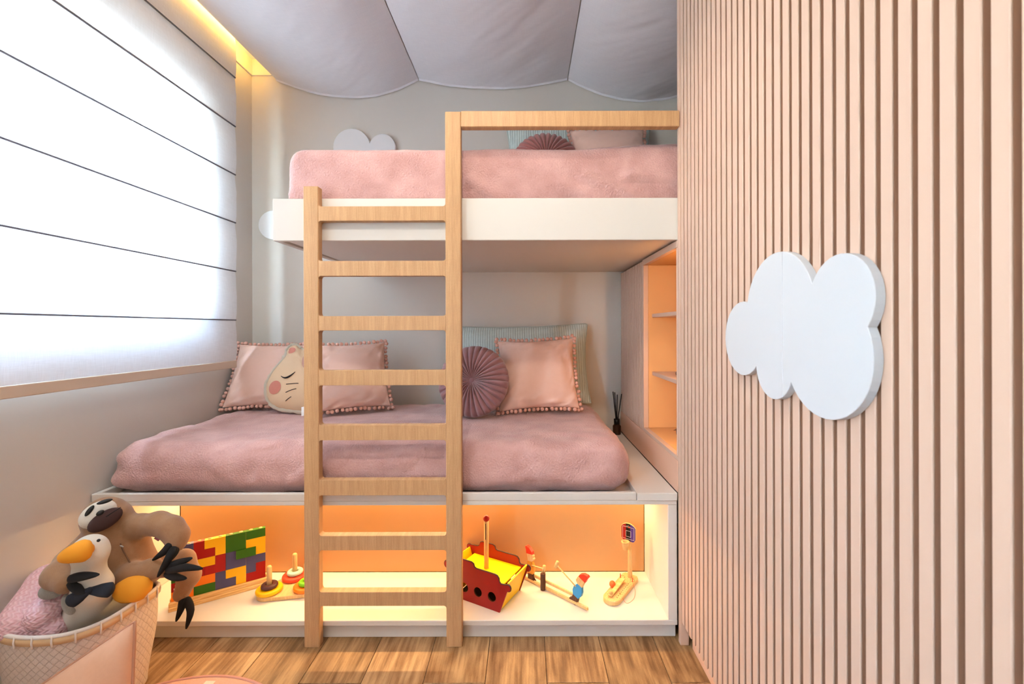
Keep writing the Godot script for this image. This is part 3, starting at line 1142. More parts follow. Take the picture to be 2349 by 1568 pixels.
func round_cushion(label: String, m: Material, r: float, thick: float, at: Vector3, turn: float, back: float, pleats: int) -> void:
	var t := thing("round_velvet_cushion", label, "cushion", Vector3.ZERO, "round pleated velvet cushions")
	var n := noise(2.0, 77, 2)
	for side in [1.0, -1.0]:
		var f := func(u: float, v: float) -> Vector3:
			var a := u * TAU
			var s := sin(v * PI / 2)
			var pl := absf(sin(a * pleats / 2.0 + 0.35 * n.get_noise_2d(cos(a) * 2, sin(a) * 2)))
			var z := thick / 2 * pow(maxf(1 - pow(s, 3.2), 0.0), 0.5) * (1 - 0.42 * exp(-pow(s / 0.22, 2.0)))
			z += (sqrt(pl) - 0.7) * 0.019 * smooth01(0.02, 0.35, s) * (1 - smooth01(0.96, 1.0, s))
			var rr := r * s * (1 + 0.012 * (pl - 0.5) * smooth01(0.7, 1.0, s))
			return Vector3(cos(a) * rr, sin(a) * rr, side * z)
		part(t, "pleated_face" if side > 0 else "back_face", sheet(pleats * 8, 22, f), m)
	ball(t, "button", m, Vector3(0, 0, thick / 2 * 0.58), Vector3(0.012, 0.012, 0.006))
	lean(t, at, turn, back, 0.0, r * 2)


func cord_cushion(label: String, w: float, h: float, at: Vector3, turn: float, back: float, tip: float, seed_: int) -> void:
	var t := thing("corduroy_cushion", label, "cushion", Vector3.ZERO, "sage green corduroy cushions")
	part(t, "cover", pillow_mesh(w, h, 0.13, 0.06, seed_, 0.018), M.cord)
	var e := edge_points(w, h, 0.06, 0.02)
	e.append(e[0])
	part(t, "piping", tube(e, 0.0045, 8, 1.0, Vector3.BACK), M.cord_edge)
	lean(t, at, turn, back, tip, h)


func build_cushions() -> void:
	cord_cushion("big sage corduroy cushion against the wall behind the low bed's pink cushion", 0.74, 0.43, P(-0.02, 0.694, 2.335), 0, 8, 1.2, 3)
	pompon_cushion("pink pompon cushion leaning on the green corduroy one, right of the round cushion", 0.385, 0.36, P(0.068, 0.698, 2.085), 0, 22, 2.5, 11)
	round_cushion("round mauve pleated cushion on the low bed, half behind the ladder post", M.velvet, 0.168, 0.115, P(-0.250, 0.694, 2.0), -8, 16, 32)
	pompon_cushion("pink pompon cushion in the bed corner under the blind", 0.40, 0.345, P(-1.318, 0.696, 2.19), 4, 26, 0, 12)
	pompon_cushion("pink pompon cushion seen through the ladder rungs", 0.37, 0.34, P(-0.838, 0.698, 2.10), 28, 22, 1, 13)
	cat_cushion()
	cord_cushion("sage corduroy cushion at the back of the high bed", 0.80, 0.45, P(0.30, 1.785, 2.36), 0, 7, 0.5, 4)
	round_cushion("round russet pleated cushion on the high bed", M.velvet_rust, 0.170, 0.115, P(0.105, 1.768, 2.15), 0, 16, 32)
	pompon_cushion("pink pompon cushion on the high bed under the guard rail", 0.385, 0.36, P(0.435, 1.782, 2.17), 0, 18, 1, 14)


func cat_cushion() -> void:
	var t := thing("cat_face_cushion", "beige animal-face cushion with closed eye and cream fur edging", "cushion")
	# outline of the face, one half mirrored: metres in its own plane
	var half := [Vector2(0.0, 0.145), Vector2(0.045, 0.142), Vector2(0.062, 0.150), Vector2(0.085, 0.166), Vector2(0.110, 0.160), Vector2(0.122, 0.138), Vector2(0.122, 0.112), Vector2(0.132, 0.085), Vector2(0.160, 0.035), Vector2(0.178, -0.02), Vector2(0.180, -0.065), Vector2(0.165, -0.11), Vector2(0.135, -0.145), Vector2(0.08, -0.165), Vector2(0.0, -0.172)]
	var outline := []
	for k in half.size():
		outline.append(half[k])
	for k in range(half.size() - 2, 0, -1):
		outline.append(Vector2(-half[k].x, half[k].y))
	var pts3 := []
	for p in outline:
		pts3.append(Vector3(p.x, p.y, 0))
	pts3.append(pts3[0])
	var smooth_o := curve(pts3, 120)
	var swell := func(s: float) -> float:
		return 0.055 * pow(maxf(1 - pow(s, 2.4), 0.0), 0.55)
	for side in [1.0, -1.0]:
		var f := func(u: float, v: float) -> Vector3:
			var q: Vector3 = smooth_o[int(u * 119.0 + 0.5)]
			var s := sin(v * PI / 2)
			return Vector3(q.x * s, q.y * s, side * swell.call(s))
		part(t, "face" if side > 0 else "back", sheet(119, 16, f), M.cat)
	# where a point of the outline plane lies on the swollen front
	var on := func(x: float, y: float, up: float) -> Vector3:
		var a := Vector2(x, y)
		var r := 0.02
		for k in 119:
			var q := Vector2(smooth_o[k].x, smooth_o[k].y)
			if absf(q.angle_to(a)) < 0.04:
				r = q.length()
				break
		return Vector3(x, y, swell.call(clampf(a.length() / r, 0.0, 1.0)) + up)
	var e := []
	var nn := noise(60.0, 5, 2)
	var rad := []
	for k in 120:
		e.append(smooth_o[k] + Vector3(nn.get_noise_1d(k * 1.7), nn.get_noise_1d(k * 2.3 + 50), nn.get_noise_1d(k * 3.1 + 90)) * 0.004)
		rad.append(0.012 + 0.005 * nn.get_noise_1d(k * 5.0 + 20))
	part(t, "fur_edging", tube(e, rad, 9, 1.0, Vector3.BACK), M.cream_fur)
	var patch := func(c: Vector2, rx: float, ry: float, rot: float) -> ArrayMesh:
		return sheet(24, 4, func(u: float, v: float) -> Vector3:
			var q := c + Vector2(cos(u * TAU) * rx * v, sin(u * TAU) * ry * v).rotated(rot)
			return on.call(q.x, q.y, 0.0022))
	for s in [-1.0, 1.0]:
		part(t, "cheek", patch.call(Vector2(s * 0.128, -0.066), 0.03, 0.033, 0.0), M.blush)
		part(t, "inner_ear", patch.call(Vector2(s * 0.092, 0.128), 0.022, 0.018, 0.0), M.blush)
		var eye := []
		for k in 9:
			var x: float = 0.045 + 0.062 * k / 8.0
			var y: float = 0.012 - 0.024 * sin(PI * k / 8.0 * 0.85) - 0.012 * k / 8.0
			eye.append(on.call(s * x, y, 0.002))
		part(t, "closed_eye", tube(eye, [0.0015, 0.004, 0.006, 0.0075, 0.0078, 0.0072, 0.006, 0.0045, 0.003], 8, 0.5), M.ink)
		for w in 3:
			var wh := []
			for k in 6:
				var x: float = 0.020 + 0.055 * k / 5.0 - w * 0.004
				wh.append(on.call(s * x, -0.045 - w * 0.024 - (0.004 + 0.010 * w) * pow(k / 5.0, 1.5) * 1.5, 0.0015))
			part(t, "whisker", tube(wh, 0.0017, 5), M.ink)
	part(t, "forehead_patch", patch.call(Vector2(0, 0.085), 0.026, 0.055, 0.0), M.mauve)
	for p in [Vector2(0, 0.118), Vector2(0, 0.092), Vector2(-0.008, 0.108), Vector2(0.008, 0.108)]:
		ball(t, "forehead_dot", M.ink, on.call(p.x, p.y, 0.003), Vector3(0.0032, 0.0032, 0.0012), Basis.IDENTITY, 12)
	ball(t, "nose", M.ink, on.call(0.0, -0.03, 0.003), Vector3(0.014, 0.009, 0.005), Basis.IDENTITY, 16)
	lean(t, P(-1.095, 0.696, 2.125), 10, 22, -4, 0.35)
	var g := solo("care_label", box(Vector3(0.03, 0.045, 0.0012), 0.0003), M.tag, "small white care label sticking out beside the animal-face cushion", "label")
	g.transform = Transform3D(Basis.from_euler(Vector3(deg_to_rad(-30), 0, deg_to_rad(14))), Vector3(-1.023, 0.723, -2.02))


func build_wall_clouds() -> void:
	var a := union([circle(Vector2(-0.969, 2.118), 0.103), circle(Vector2(-0.798, 2.118), 0.073), circle(Vector2(-1.03, 2.0), 0.075), circle(Vector2(-0.88, 2.0), 0.10), circle(Vector2(-0.76, 2.02), 0.065)])
	var o := solo("cloud_board", extrude(a, 0.022, 0.001), M.white_matte, "white cloud cut-out on the wall behind the high mattress", "wall decor", "white cloud boards on the back wall")
	o.position = P(0, 0, 2.4485)
	var b := union([circle(Vector2(-1.411, 1.684), 0.080), circle(Vector2(-1.29, 1.66), 0.075), circle(Vector2(-1.30, 1.74), 0.06), circle(Vector2(-1.2, 1.69), 0.07)])
	var p := solo("cloud_board", extrude(b, 0.022, 0.001), M.white_matte, "white cloud cut-out at the end of the platform, one round lobe showing", "wall decor", "white cloud boards on the back wall")
	p.position = P(0, 0, 2.4485)


# ---------------------------------------------------------------- toys on the lit shelf
func build_puzzle() -> void:
	# stands slanting on the shelf; local x runs from its near left end to the far right end
	var a := Vector3(-1.312, 0.0713, -1.612)
	var b := Vector3(-1.060, 0.0713, -1.775)
	var t := thing("block_puzzle", "board of red, yellow, green and blue interlocking wooden blocks on a pine stand", "toy", (a + b) / 2)
	t.rotation.y = atan2(-(b.z - a.z), b.x - a.x)
	var n := 9
	var s := 0.0332
	var w := s * n
	part(t, "stand", box(Vector3(w + 0.012, 0.014, 0.05), 0.001), M.pine, Vector3(0, 0.007, 0.004))
	part(t, "stand_lip", box(Vector3(w + 0.012, 0.015, 0.012), 0.001), M.pine, Vector3(0, 0.0218, 0.0185))
	part(t, "stand_lip", box(Vector3(w + 0.012, 0.015, 0.012), 0.001), M.pine, Vector3(0, 0.0218, -0.0145))
	# pieces: colour, cells (column from the right, row from the top)
	var pieces := [["green", [[1, 1], [2, 1]]], ["yellow", [[2, 2], [1, 2], [1, 3]]], ["green", [[3, 3], [2, 3]]], ["green", [[4, 1], [3, 1], [3, 2], [4, 2]]], ["blue", [[4, 3], [4, 4], [3, 4]]],
		["blue", [[2, 4], [1, 4], [2, 5]]], ["red", [[1, 5], [1, 6], [2, 6]]], ["yellow", [[4, 5], [3, 5], [3, 6]]], ["blue", [[5, 5], [5, 6], [4, 6]]], ["yellow", [[6, 1], [5, 1], [5, 2]]],
		["red", [[7, 1], [7, 2], [6, 2]]], ["red", [[5, 3], [5, 4], [6, 4]]], ["yellow", [[6, 3], [7, 3]]], ["orange", [[6, 5], [7, 5]]], ["green", [[6, 6], [7, 6]]],
		["blue", [[8, 1], [8, 2]]], ["red", [[8, 3], [8, 4], [7, 4]]], ["yellow", [[9, 1], [9, 2]]], ["green", [[9, 3], [9, 4]]], ["red", [[8, 5], [9, 5]]], ["orange", [[8, 6], [9, 6]]]]
	var top := 0.029 + s * 6
	for i in pieces.size():
		var polys := []
		for c in pieces[i][1]:
			var x0: float = w / 2 - c[0] * s
			var y0: float = top - c[1] * s
			polys.append(PackedVector2Array([Vector2(x0, y0), Vector2(x0 + s + 0.00002, y0), Vector2(x0 + s + 0.00002, y0 + s + 0.00002), Vector2(x0, y0 + s + 0.00002)]))
		var u := union(polys)
		var shrunk := Geometry2D.offset_polygon(u, -0.0002)
		part(t, "block", extrude(shrunk[0] if shrunk.size() else u, 0.02, 0.0003), M[pieces[i][0]], Vector3(0, 0, 0.007 if i == 2 else 0.002))
	for c in range(1, n + 1):
		ball(t, "peg", M.pine, t.position + Vector3(w / 2 - (c - 0.5) * s, top, 0.002), Vector3(0.007, 0.0035, 0.005), Basis.IDENTITY, 14)
	# the printed mark on the red block at the near end
	part(t, "printed_mark", tube([Vector3(-w / 2 + 0.012, 0.075, 0.0122), Vector3(-w / 2 + 0.012, 0.088, 0.0122)], 0.0014, 6, 0.3), M.cotton)
	part(t, "printed_mark", box(Vector3(0.008, 0.006, 0.0006), 0.0002), M.cotton, Vector3(-w / 2 + 0.012, 0.073, 0.0122))


func build_ring_stacker() -> void:
	var t := thing("ring_stacker", "triangular plywood ring stacker with three pegs of coloured rings", "toy", P(-0.935, 0.0713, 1.715))
	var pegs := [Vector2(-0.995, 1.690), Vector2(-0.945, 1.783), Vector2(-0.862, 1.712)]
	# rounded triangle hull round the pegs
	var pts := PackedVector2Array()
	for p in pegs:
		pts.append_array(circle(Vector2(p.x + 0.935, p.y - 1.715), 0.043, 28))
	var hull := Geometry2D.convex_hull(pts)
	hull.remove_at(hull.size() - 1)
	var o := part(t, "base_board", extrude(hull, 0.015, 0.002), M.beech, Vector3(0, 0.0075, 0))
	o.rotation.x = -PI / 2
	var cols := [["yellow", "plum"], ["coral", "teal"], ["orange", "lime"]]
	var peg := lathe([Vector2(0, 0), Vector2(0.0092, 0), Vector2(0.0092, 0.094), Vector2(0.0065, 0.099), Vector2(0, 0.100)], 18)
	var big := lathe(ring_profile(0.0475, 0.012, 0.0165, 0.0075), 36)
	var small := lathe(ring_profile(0.030, 0.0095, 0.0155, 0.0072), 32)
	for k in 3:
		var at := Vector3(pegs[k].x + 0.935, 0.015, -(pegs[k].y - 1.715))
		part(t, "peg", peg, M.beech, at)
		part(t, "ring", big, M[cols[k][0]], at + Vector3(0, 0.0005, 0))
		part(t, "ring", small, M[cols[k][1]], at + Vector3(0.002, 0.0175, 0.002))


func build_ship() -> void:
	# long axis from back left to front right
	var u := Vector3(0.88, 0, 0.476).normalized()
	var across := Vector3(0.476, 0, -0.88).normalized()
	var mid := P(-0.095, 0.0713, 1.585) - u * 0.103 + across * 0.075
	var t := thing("toy_ship", "red and yellow wooden toy ship with portholes and a bare mast", "toy", mid)
	t.basis = Basis(u, Vector3.UP, u.cross(Vector3.UP))
	# side board outline: along the ship, height
	var o := PackedVector2Array([Vector2(-0.103, 0.0), Vector2(0.103, 0.0)])
	o.append_array(PackedVector2Array(arc3(Vector2(0.136, 0.086), Vector2(0.149, 0.1), Vector2(0.134, 0.109), 8)))
	o.append_array(PackedVector2Array([Vector2(0.130, 0.106), Vector2(0.108, 0.104), Vector2(0.101, 0.110), Vector2(0.099, 0.122), Vector2(0.092, 0.130), Vector2(0.082, 0.132), Vector2(0.0, 0.132), Vector2(-0.009, 0.136), Vector2(-0.013, 0.147), Vector2(-0.022, 0.151),
		Vector2(-0.074, 0.151), Vector2(-0.083, 0.146), Vector2(-0.087, 0.134), Vector2(-0.096, 0.128), Vector2(-0.130, 0.126)]))
	o.append_array(PackedVector2Array(arc3(Vector2(-0.137, 0.128), Vector2(-0.150, 0.116), Vector2(-0.136, 0.102), 8)))
	for z in [0.075, -0.075]:
		var c := CSGPolygon3D.new()
		c.name = "side_board"
		c.polygon = o
		c.depth = 0.006
		c.material = M.maroon
		c.position = Vector3(0, 0, z + 0.003)
		for x in [0.07, 0.008, -0.054]:
			var h := CSGCylinder3D.new()
			h.name = "porthole"
			h.radius = 0.0175
			h.height = 0.05
			h.sides = 28
			h.operation = CSGShape3D.OPERATION_SUBTRACTION
			h.material = M.maroon_edge
			h.rotation.x = PI / 2
			h.position = Vector3(x, 0.048, 0)
			c.add_child(h, true)
		t.add_child(c, true)
		# burnt edge along the top of the board
		var e := []
		for k in range(2, o.size()):
			e.append(Vector3(o[k].x, o[k].y + 0.0002, z))
		part(t, "dark_edge", tube(e, 0.0033, 6, 1.0, Vector3.BACK), M.maroon_edge)
	part(t, "deck", box(Vector3(0.222, 0.005, 0.1425), 0.0005), M.deck, Vector3(0, 0.095, 0))
	part(t, "hold_floor", box(Vector3(0.19, 0.005, 0.1425), 0.0005), M.black, Vector3(0, 0.006, 0))
	for s in [-1.0, 1.0]:
		var e := part(t, "end_board", box(Vector3(0.006, 0.115, 0.1425), 0.0005), M.deck if s > 0 else M.yellow, Vector3(s * 0.117, 0.058 if s > 0 else 0.064, 0))
		e.rotation.z = -s * 0.33
	var m := part(t, "mast", lathe([Vector2(0, 0), Vector2(0.0092, 0), Vector2(0.0092, 0.182), Vector2(0, 0.182)], 20), M.beech, Vector3(-0.005, 0.0975, 0.0))
	part(m, "slot", box(Vector3(0.0024, 0.062, 0.002), 0.0003), M.black, Vector3(0.0025, 0.145, 0.0088))
	part(t, "mast_ball", lathe(sphere_profile(0.0125), 24), M.red, Vector3(-0.005, 0.290, 0.0))


func build_gnomes() -> void:
	# two gnomes on a pair of sliding bars, hammering at a stump
	var a := P(-0.004, 0.0713, 1.800)
	var b := P(0.231, 0.0713, 1.593)
	var u := (b - a).normalized()
	var t := thing("hammering_gnomes", "wooden sliding toy of two red-capped gnomes hammering a stump", "toy", (a + b) / 2)
	t.basis = Basis(u, Vector3.UP, u.cross(Vector3.UP))
	part(t, "slide_bar", box(Vector3(0.31, 0.011, 0.007), 0.001), M.amber_wood if M.has("amber_wood") else M.beech, Vector3(0.0, 0.0085, 0.006))
	part(t, "slide_bar", box(Vector3(0.25, 0.011, 0.007), 0.001), M.beech, Vector3(-0.035, 0.027, -0.004))
	var body := PackedVector2Array([Vector2(-0.012, 0.030), Vector2(0.010, 0.030), Vector2(0.017, 0.045), Vector2(0.017, 0.060), Vector2(0.009, 0.078), Vector2(-0.010, 0.078), Vector2(-0.017, 0.060), Vector2(-0.018, 0.046)])
	var shoe := PackedVector2Array([Vector2(-0.011, 0.000), Vector2(0.014, -0.002), Vector2(0.017, 0.006), Vector2(0.010, 0.014), Vector2(0.010, 0.0302), Vector2(-0.012, 0.0302), Vector2(-0.014, 0.010)])
	var head := PackedVector2Array([Vector2(-0.010, 0.0782), Vector2(0.009, 0.0782), Vector2(0.016, 0.083), Vector2(0.019, 0.090), Vector2(0.015, 0.094), Vector2(0.017, 0.100), Vector2(0.012, 0.106), Vector2(-0.012, 0.106)])
	var hat := PackedVector2Array([Vector2(-0.014, 0.104), Vector2(0.014, 0.106), Vector2(0.012, 0.116), Vector2(0.001, 0.128), Vector2(-0.012, 0.133), Vector2(-0.018, 0.130), Vector2(-0.015, 0.118)])
	for g in 2:
		# each gnome is cut from board; the right one looks back to the left
		var s := 1.0 if g == 0 else -1.0
		var root := Transform3D(Basis(Vector3.BACK, deg_to_rad(4.0 if g == 0 else -22.0)) * Basis.from_scale(Vector3(s * 1.15, 1.05, 1)), Vector3(-0.118 if g == 0 else 0.088, 0.004, 0.002))
		for q in [["trousers", shoe, M.walnut], ["coat", body, M.amber if g == 0 else M.sky], ["head", head, M.beech], ["cap", hat, M.vermilion]]:
			var pl := PackedVector2Array()
			for v in q[1]:
				pl.append(Vector2(v.x * s, v.y))
			var o := part(t, q[0], extrude(pl, 0.0135 if q[0] != "cap" else 0.015, 0.0012), q[2])
			o.transform = Transform3D(root.basis * Basis.from_scale(Vector3(s, 1, 1)), root.origin)
		var hand: Vector3 = root * Vector3(0.010, 0.066, 0.008)
		var tip := Vector3(-0.052, 0.078, 0.004) if g == 0 else Vector3(0.010, 0.118, 0.004)
		part(t, "hammer_handle", tube([hand, tip], 0.0024, 8), M.beech)
		var dir := Vector3(0.1, 1, 0).normalized() if g == 0 else Vector3(0.45, 1, 0).normalized()
		var o := part(t, "hammer_head", lathe([Vector2(0, -0.014), Vector2(0.0062, -0.014), Vector2(0.0062, 0.014), Vector2(0, 0.014)], 16), M.beech, tip)
		o.basis = frame_at(dir)
	part(t, "stump", lathe([Vector2(0, 0), Vector2(0.0105, 0), Vector2(0.0105, 0.062), Vector2(0.009, 0.064), Vector2(0, 0.064)], 18), M.walnut, Vector3(-0.051, 0.001, 0.012))


func build_hoop_game() -> void:
	var a := P(0.310, 0.0713, 1.628)
	var b := P(0.432, 0.0713, 1.795)
	var u := (b - a).normalized()
	var t := thing("hoop_game", "wooden tabletop basketball game with a backboard and orange ball", "toy", (a + b) / 2)
	# local x: to the right of the board, local z: towards the near, rounded end
	t.basis = Basis(-u.cross(Vector3.UP) * -1.0, Vector3.UP, -u)
	var l := 0.218
	var w := 0.066
	var o := PackedVector2Array([Vector2(w / 2, l / 2 - 0.012), Vector2(w / 2 - 0.008, l / 2), Vector2(-w / 2 + 0.008, l / 2), Vector2(-w / 2, l / 2 - 0.012)])
	o.append_array(PackedVector2Array(arc3(Vector2(-w / 2, -l / 2 + w / 2), Vector2(0, -l / 2), Vector2(w / 2, -l / 2 + w / 2), 20)))
	o.append(Vector2(w / 2, -l / 2 + w / 2))
	var base := part(t, "base", extrude(o, 0.017, 0.002), M.beech, Vector3(0, 0.0085, 0))
	base.rotation.x = -PI / 2
	var pole := part(t, "pole", tube([Vector3(0, 0.017, -0.085), Vector3(0, 0.19, -0.083)], [0.0095, 0.0062], 18), M.beech)
	pole.position = Vector3(0.004, 0, 0)
	# backboard: a thin arched panel with a print
	var bd := PackedVector2Array([Vector2(-0.022, 0.0), Vector2(0.022, 0.0), Vector2(0.031, 0.012), Vector2(0.031, 0.056)])
	bd.append_array(PackedVector2Array(arc3(Vector2(0.031, 0.058), Vector2(0.0, 0.073), Vector2(-0.031, 0.058), 12)))
	bd.append_array(PackedVector2Array([Vector2(-0.031, 0.056), Vector2(-0.031, 0.012)]))
	var board := part(t, "backboard", extrude(bd, 0.005, 0.0006), M.beech, Vector3(0.004, 0.168, -0.072))
	var regions := [["red", -0.031, -0.010], ["black", -0.010, 0.008], ["blue", 0.008, 0.031]]
	for q in regions:
		var cut := Geometry2D.intersect_polygons(Geometry2D.offset_polygon(bd, -0.0015)[0], PackedVector2Array([Vector2(q[1], -0.1), Vector2(q[2], -0.1), Vector2(q[2], 0.2), Vector2(q[1], 0.2)]))
		part(board, "print", extrude(cut[0], 0.0004, 0.0), M.purple if q[0] == "blue" and M.has("purple") else M[q[0]], Vector3(0, 0, 0.0029))
	for fr in [[0.0, 0.034, 0.024, 0.024], [0.0, 0.031, 0.0105, 0.0115]]:
		for e in [[0, -1], [0, 1], [-1, 0], [1, 0]]:
			var sz := Vector3(fr[2] * 2 if e[0] == 0 else 0.0012, fr[3] * 2 if e[1] == 0 else 0.0012, 0.0004)
			part(board, "printed_line", box(sz, 0.0001), M.cotton, Vector3(fr[0] + e[0] * fr[2], fr[1] + e[1] * fr[3], 0.0034))
	part(board, "printed_star", tube([Vector3(-0.008, 0.062, 0.0034), Vector3(-0.003, 0.060, 0.0034), Vector3(-0.001, 0.067, 0.0034), Vector3(0.002, 0.061, 0.0034), Vector3(0.008, 0.061, 0.0034)], 0.0007, 5, 0.4), M.cotton)
	ball(board, "printed_flame", M.vermilion, Vector3(0.003, 0.058, 0.0033) + board.position, Vector3(0.004, 0.003, 0.0004), Basis.IDENTITY, 12)
	part(t, "hoop_cup", lathe([Vector2(0.0, 0), Vector2(0.0105, 0.0), Vector2(0.0145, 0.026), Vector2(0.0165, 0.029), Vector2(0.0165, 0.033), Vector2(0.0145, 0.034), Vector2(0.0115, 0.032), Vector2(0.009, 0.006), Vector2(0, 0.006)], 28), M.beech, Vector3(0.0, 0.142, -0.050))
	# throwing lever, knob, ball, scoring pegs
	var lever := part(t, "lever", box(Vector3(0.017, 0.005, 0.128), 0.001), M.pine, Vector3(-0.004, 0.027, 0.025))
	lever.rotation.x = deg_to_rad(3)
	part(t, "lever_knob", lathe([Vector2(0, 0), Vector2(0.0075, 0), Vector2(0.0085, 0.005), Vector2(0.006, 0.009), Vector2(0, 0.0095)], 18), M.walnut_light if M.has("walnut_light") else M.beech, Vector3(-0.004, 0.028, 0.078))
	part(t, "lever_rest", box(Vector3(0.017, 0.008, 0.008), 0.001), M.pine, Vector3(-0.004, 0.021, -0.02))
	part(t, "orange_ball", lathe(sphere_profile(0.0125), 24), M.ball, Vector3(-0.024, 0.0295, 0.022))
	for s in [-1.0, 1.0]:
		part(t, "score_peg", tube([Vector3(s * 0.026, 0.015, -0.058), Vector3(s * 0.026, 0.033, -0.058)], 0.0018, 8), M.coral)
		part(t, "printed_ring", ring_tube(0.009, 0.0005), M.ink, Vector3(s * 0.021, 0.0175, -0.068)).rotation.x = PI / 2
		for k in 10:
			var d := TextMesh.new()
			d.text = str(k + 1)
			d.font_size = 16
			d.pixel_size = 0.00048
			d.depth = 0.0003
			var m := part(t, "printed_number", d, M.ink, Vector3(s * 0.0175, 0.0173, -0.05 + k * 0.0135))
			m.rotation_degrees = Vector3(-90, 0, 0)
			part(t, "peg_hole", lathe([Vector2(0, 0), Vector2(0.0013, 0)], 8), M.ink, Vector3(s * 0.0275, 0.0173, -0.05 + k * 0.0135))
	var cord := curve([Vector3(0.001, 0.027, 0.03), Vector3(0.02, 0.0185, 0.045), Vector3(0.05, 0.0015, 0.06), Vector3(0.062, 0.0015, 0.02), Vector3(0.048, 0.002, -0.03), Vector3(0.030, 0.019, -0.05)], 30)
	part(t, "thin_cord", tube(cord, 0.0006, 5), M.ball)


# ---------------------------------------------------------------- floor corner
func build_rug() -> void:
	var t := thing("round_rug", "round pink rug on the wooden floor, only its far edge in view", "rug", P(-0.98, 0.0, 0.985))
	part(t, "pile", lathe([Vector2(0, 0.010), Vector2(0.375, 0.010), Vector2(0.388, 0.008), Vector2(0.39, 0.0005), Vector2(0, 0.0005)], 72), M.rug)
	var e := []
	for k in 73:
		e.append(Vector3(cos(TAU * k / 72) * 0.392, 0.006, sin(TAU * k / 72) * 0.392))
	part(t, "bound_edge", tube(e, 0.0055, 8), M.rug_edge)
	part(t, "pale_stripe", boxes_at([[Vector3(0.0, 0.0104, 0.0), Vector3(0.03, 0.001, 0.74)]]), M.rug_pale)


func boxes_at(list: Array) -> ArrayMesh:
	var st := begin(false)
	for q in list:
		add_box(st, q[0], q[1], 0.0003)
	return fin(st)


func basket_ring(a: float, y: float) -> Vector3:
	# rounded rectangle in plan, narrower at the bottom, sagging a little between the corners
	var k := lerpf(0.86, 1.0, smooth01(0.0, 0.25, y))
	var c := cos(a)
	var s := sin(a)
	var p := 3.0
	var r := pow(pow(absf(c), p) + pow(absf(s), p), -1.0 / p)
	var bulge := 1.0 + 0.03 * sin(clampf(y / 0.27, 0, 1) * PI)
	return Vector3(c * r * 0.176 * k * bulge, y, s * r * 0.128 * k * bulge)


func build_basket() -> void:
	var t := thing("toy_basket", "pale woven basket with a stitched wooden rim, full of soft toys", "basket", P(-1.335, 0.0, 1.312))
	t.rotation_degrees.y = -4.0
	var rim := func(a: float) -> float:
		return 0.275 + 0.010 * cos(2 * a) + 0.008 * cos(a)
	var wall := func(inset: float) -> Callable:
		return func(u: float, v: float) -> Vector3:
			var a := u * TAU
			var y: float = rim.call(a) * v + 0.002
			var q := basket_ring(a, y)
			return Vector3(q.x * (1 - inset), q.y, q.z * (1 - inset * 1.3))
	part(t, "woven_body", sheet(96, 20, wall.call(0.0), true), M.weave)
	part(t, "lining", sheet(96, 12, wall.call(0.025), true), M.weave)
	part(t, "basket_floor", sheet(48, 3, func(u: float, v: float) -> Vector3:
		var q := basket_ring(u * TAU, 0.003)
		return Vector3(q.x * v, 0.003, q.z * v)), M.cotton)
	var band := func(out: float, up: float) -> Callable:
		return func(u: float, v: float) -> Vector3:
			var a := u * TAU
			var q := basket_ring(a, rim.call(a))
			var n := Vector3(q.x, 0, q.z).normalized()
			var w := [Vector2(0.0, -0.020), Vector2(0.006, -0.019), Vector2(0.006, -0.001), Vector2(0.0, 0.0)]
			var k: Vector2 = w[int(round(v * 3))]
			return q + n * (k.x * out) + Vector3(0, k.y + up, 0)
	part(t, "rim_band", sheet(96, 3, band.call(1.0, 0.0)), M.rim_wood)
	var rope := []
	for k in 97:
		var a := TAU * k / 96
		var q := basket_ring(a, rim.call(a))
		rope.append(q + Vector3(0, 0.003, 0) + Vector3(q.x, 0, q.z).normalized() * 0.002)
	part(t, "rim_cord", tube(rope, 0.0055, 8), M.cotton)
	for k in 22:
		var a := TAU * (k + 0.3) / 22
		var q := basket_ring(a, rim.call(a))
		var n := Vector3(q.x, 0, q.z).normalized()
		part(t, "stitch", tube([q + n * 0.0065 + Vector3(0, -0.024, 0), q + n * 0.0085 + Vector3(0, -0.010, 0), q + n * 0.0065 + Vector3(0, 0.006, 0)], 0.0023, 6), M.cotton)
	var h := curve([Vector3(-0.135, 0.26, 0.088), Vector3(-0.150, 0.20, 0.10), Vector3(-0.128, 0.165, 0.112), Vector3(-0.108, 0.20, 0.112), Vector3(-0.105, 0.26, 0.104)], 20)
	part(t, "handle", tube(h, 0.008, 8), M.weave)
	# the peach cushion standing in front of it
	var c := thing("leatherette_cushion", "peach leatherette cushion leaning against the front of the basket", "cushion", P(-1.12, 0.012, 1.08))
	var corner := [Vector3(-1.229, 0.202, -1.1), Vector3(-1.041, 0.326, -1.16), Vector3(-1.003, 0.025, -1.1), Vector3(-1.19, 0.065, -1.06)]
	var n := noise(1.2, 81, 2)
	for side in [1.0, -1.0]:
		var f := func(u: float, v: float) -> Vector3:
			var a := sin((u - 0.5) * PI) * 0.5 + 0.5
			var b := sin((v - 0.5) * PI) * 0.5 + 0.5
			var q: Vector3 = corner[0].lerp(corner[1], a).lerp(corner[3].lerp(corner[2], a), b)
			var e := pow(maxf((1 - pow(absf(2 * a - 1), 3.0)) * (1 - pow(absf(2 * b - 1), 3.0)), 0.0), 0.5)
			return q + Vector3(0.25, 0.25, 0.93).normalized() * side * e * (0.045 + 0.008 * n.get_noise_2d(a * 3, b * 3)) - c.position
		part(c, "cover", sheet(24, 24, f), M.peach_leather)
	var edge := []
	for e in 4:
		for k in 8:
			edge.append(corner[e].lerp(corner[(e + 1) % 4], k / 8.0) - c.position)
	edge.append(edge[0])
	part(c, "piping", tube(edge, 0.0045, 8), M.piping)


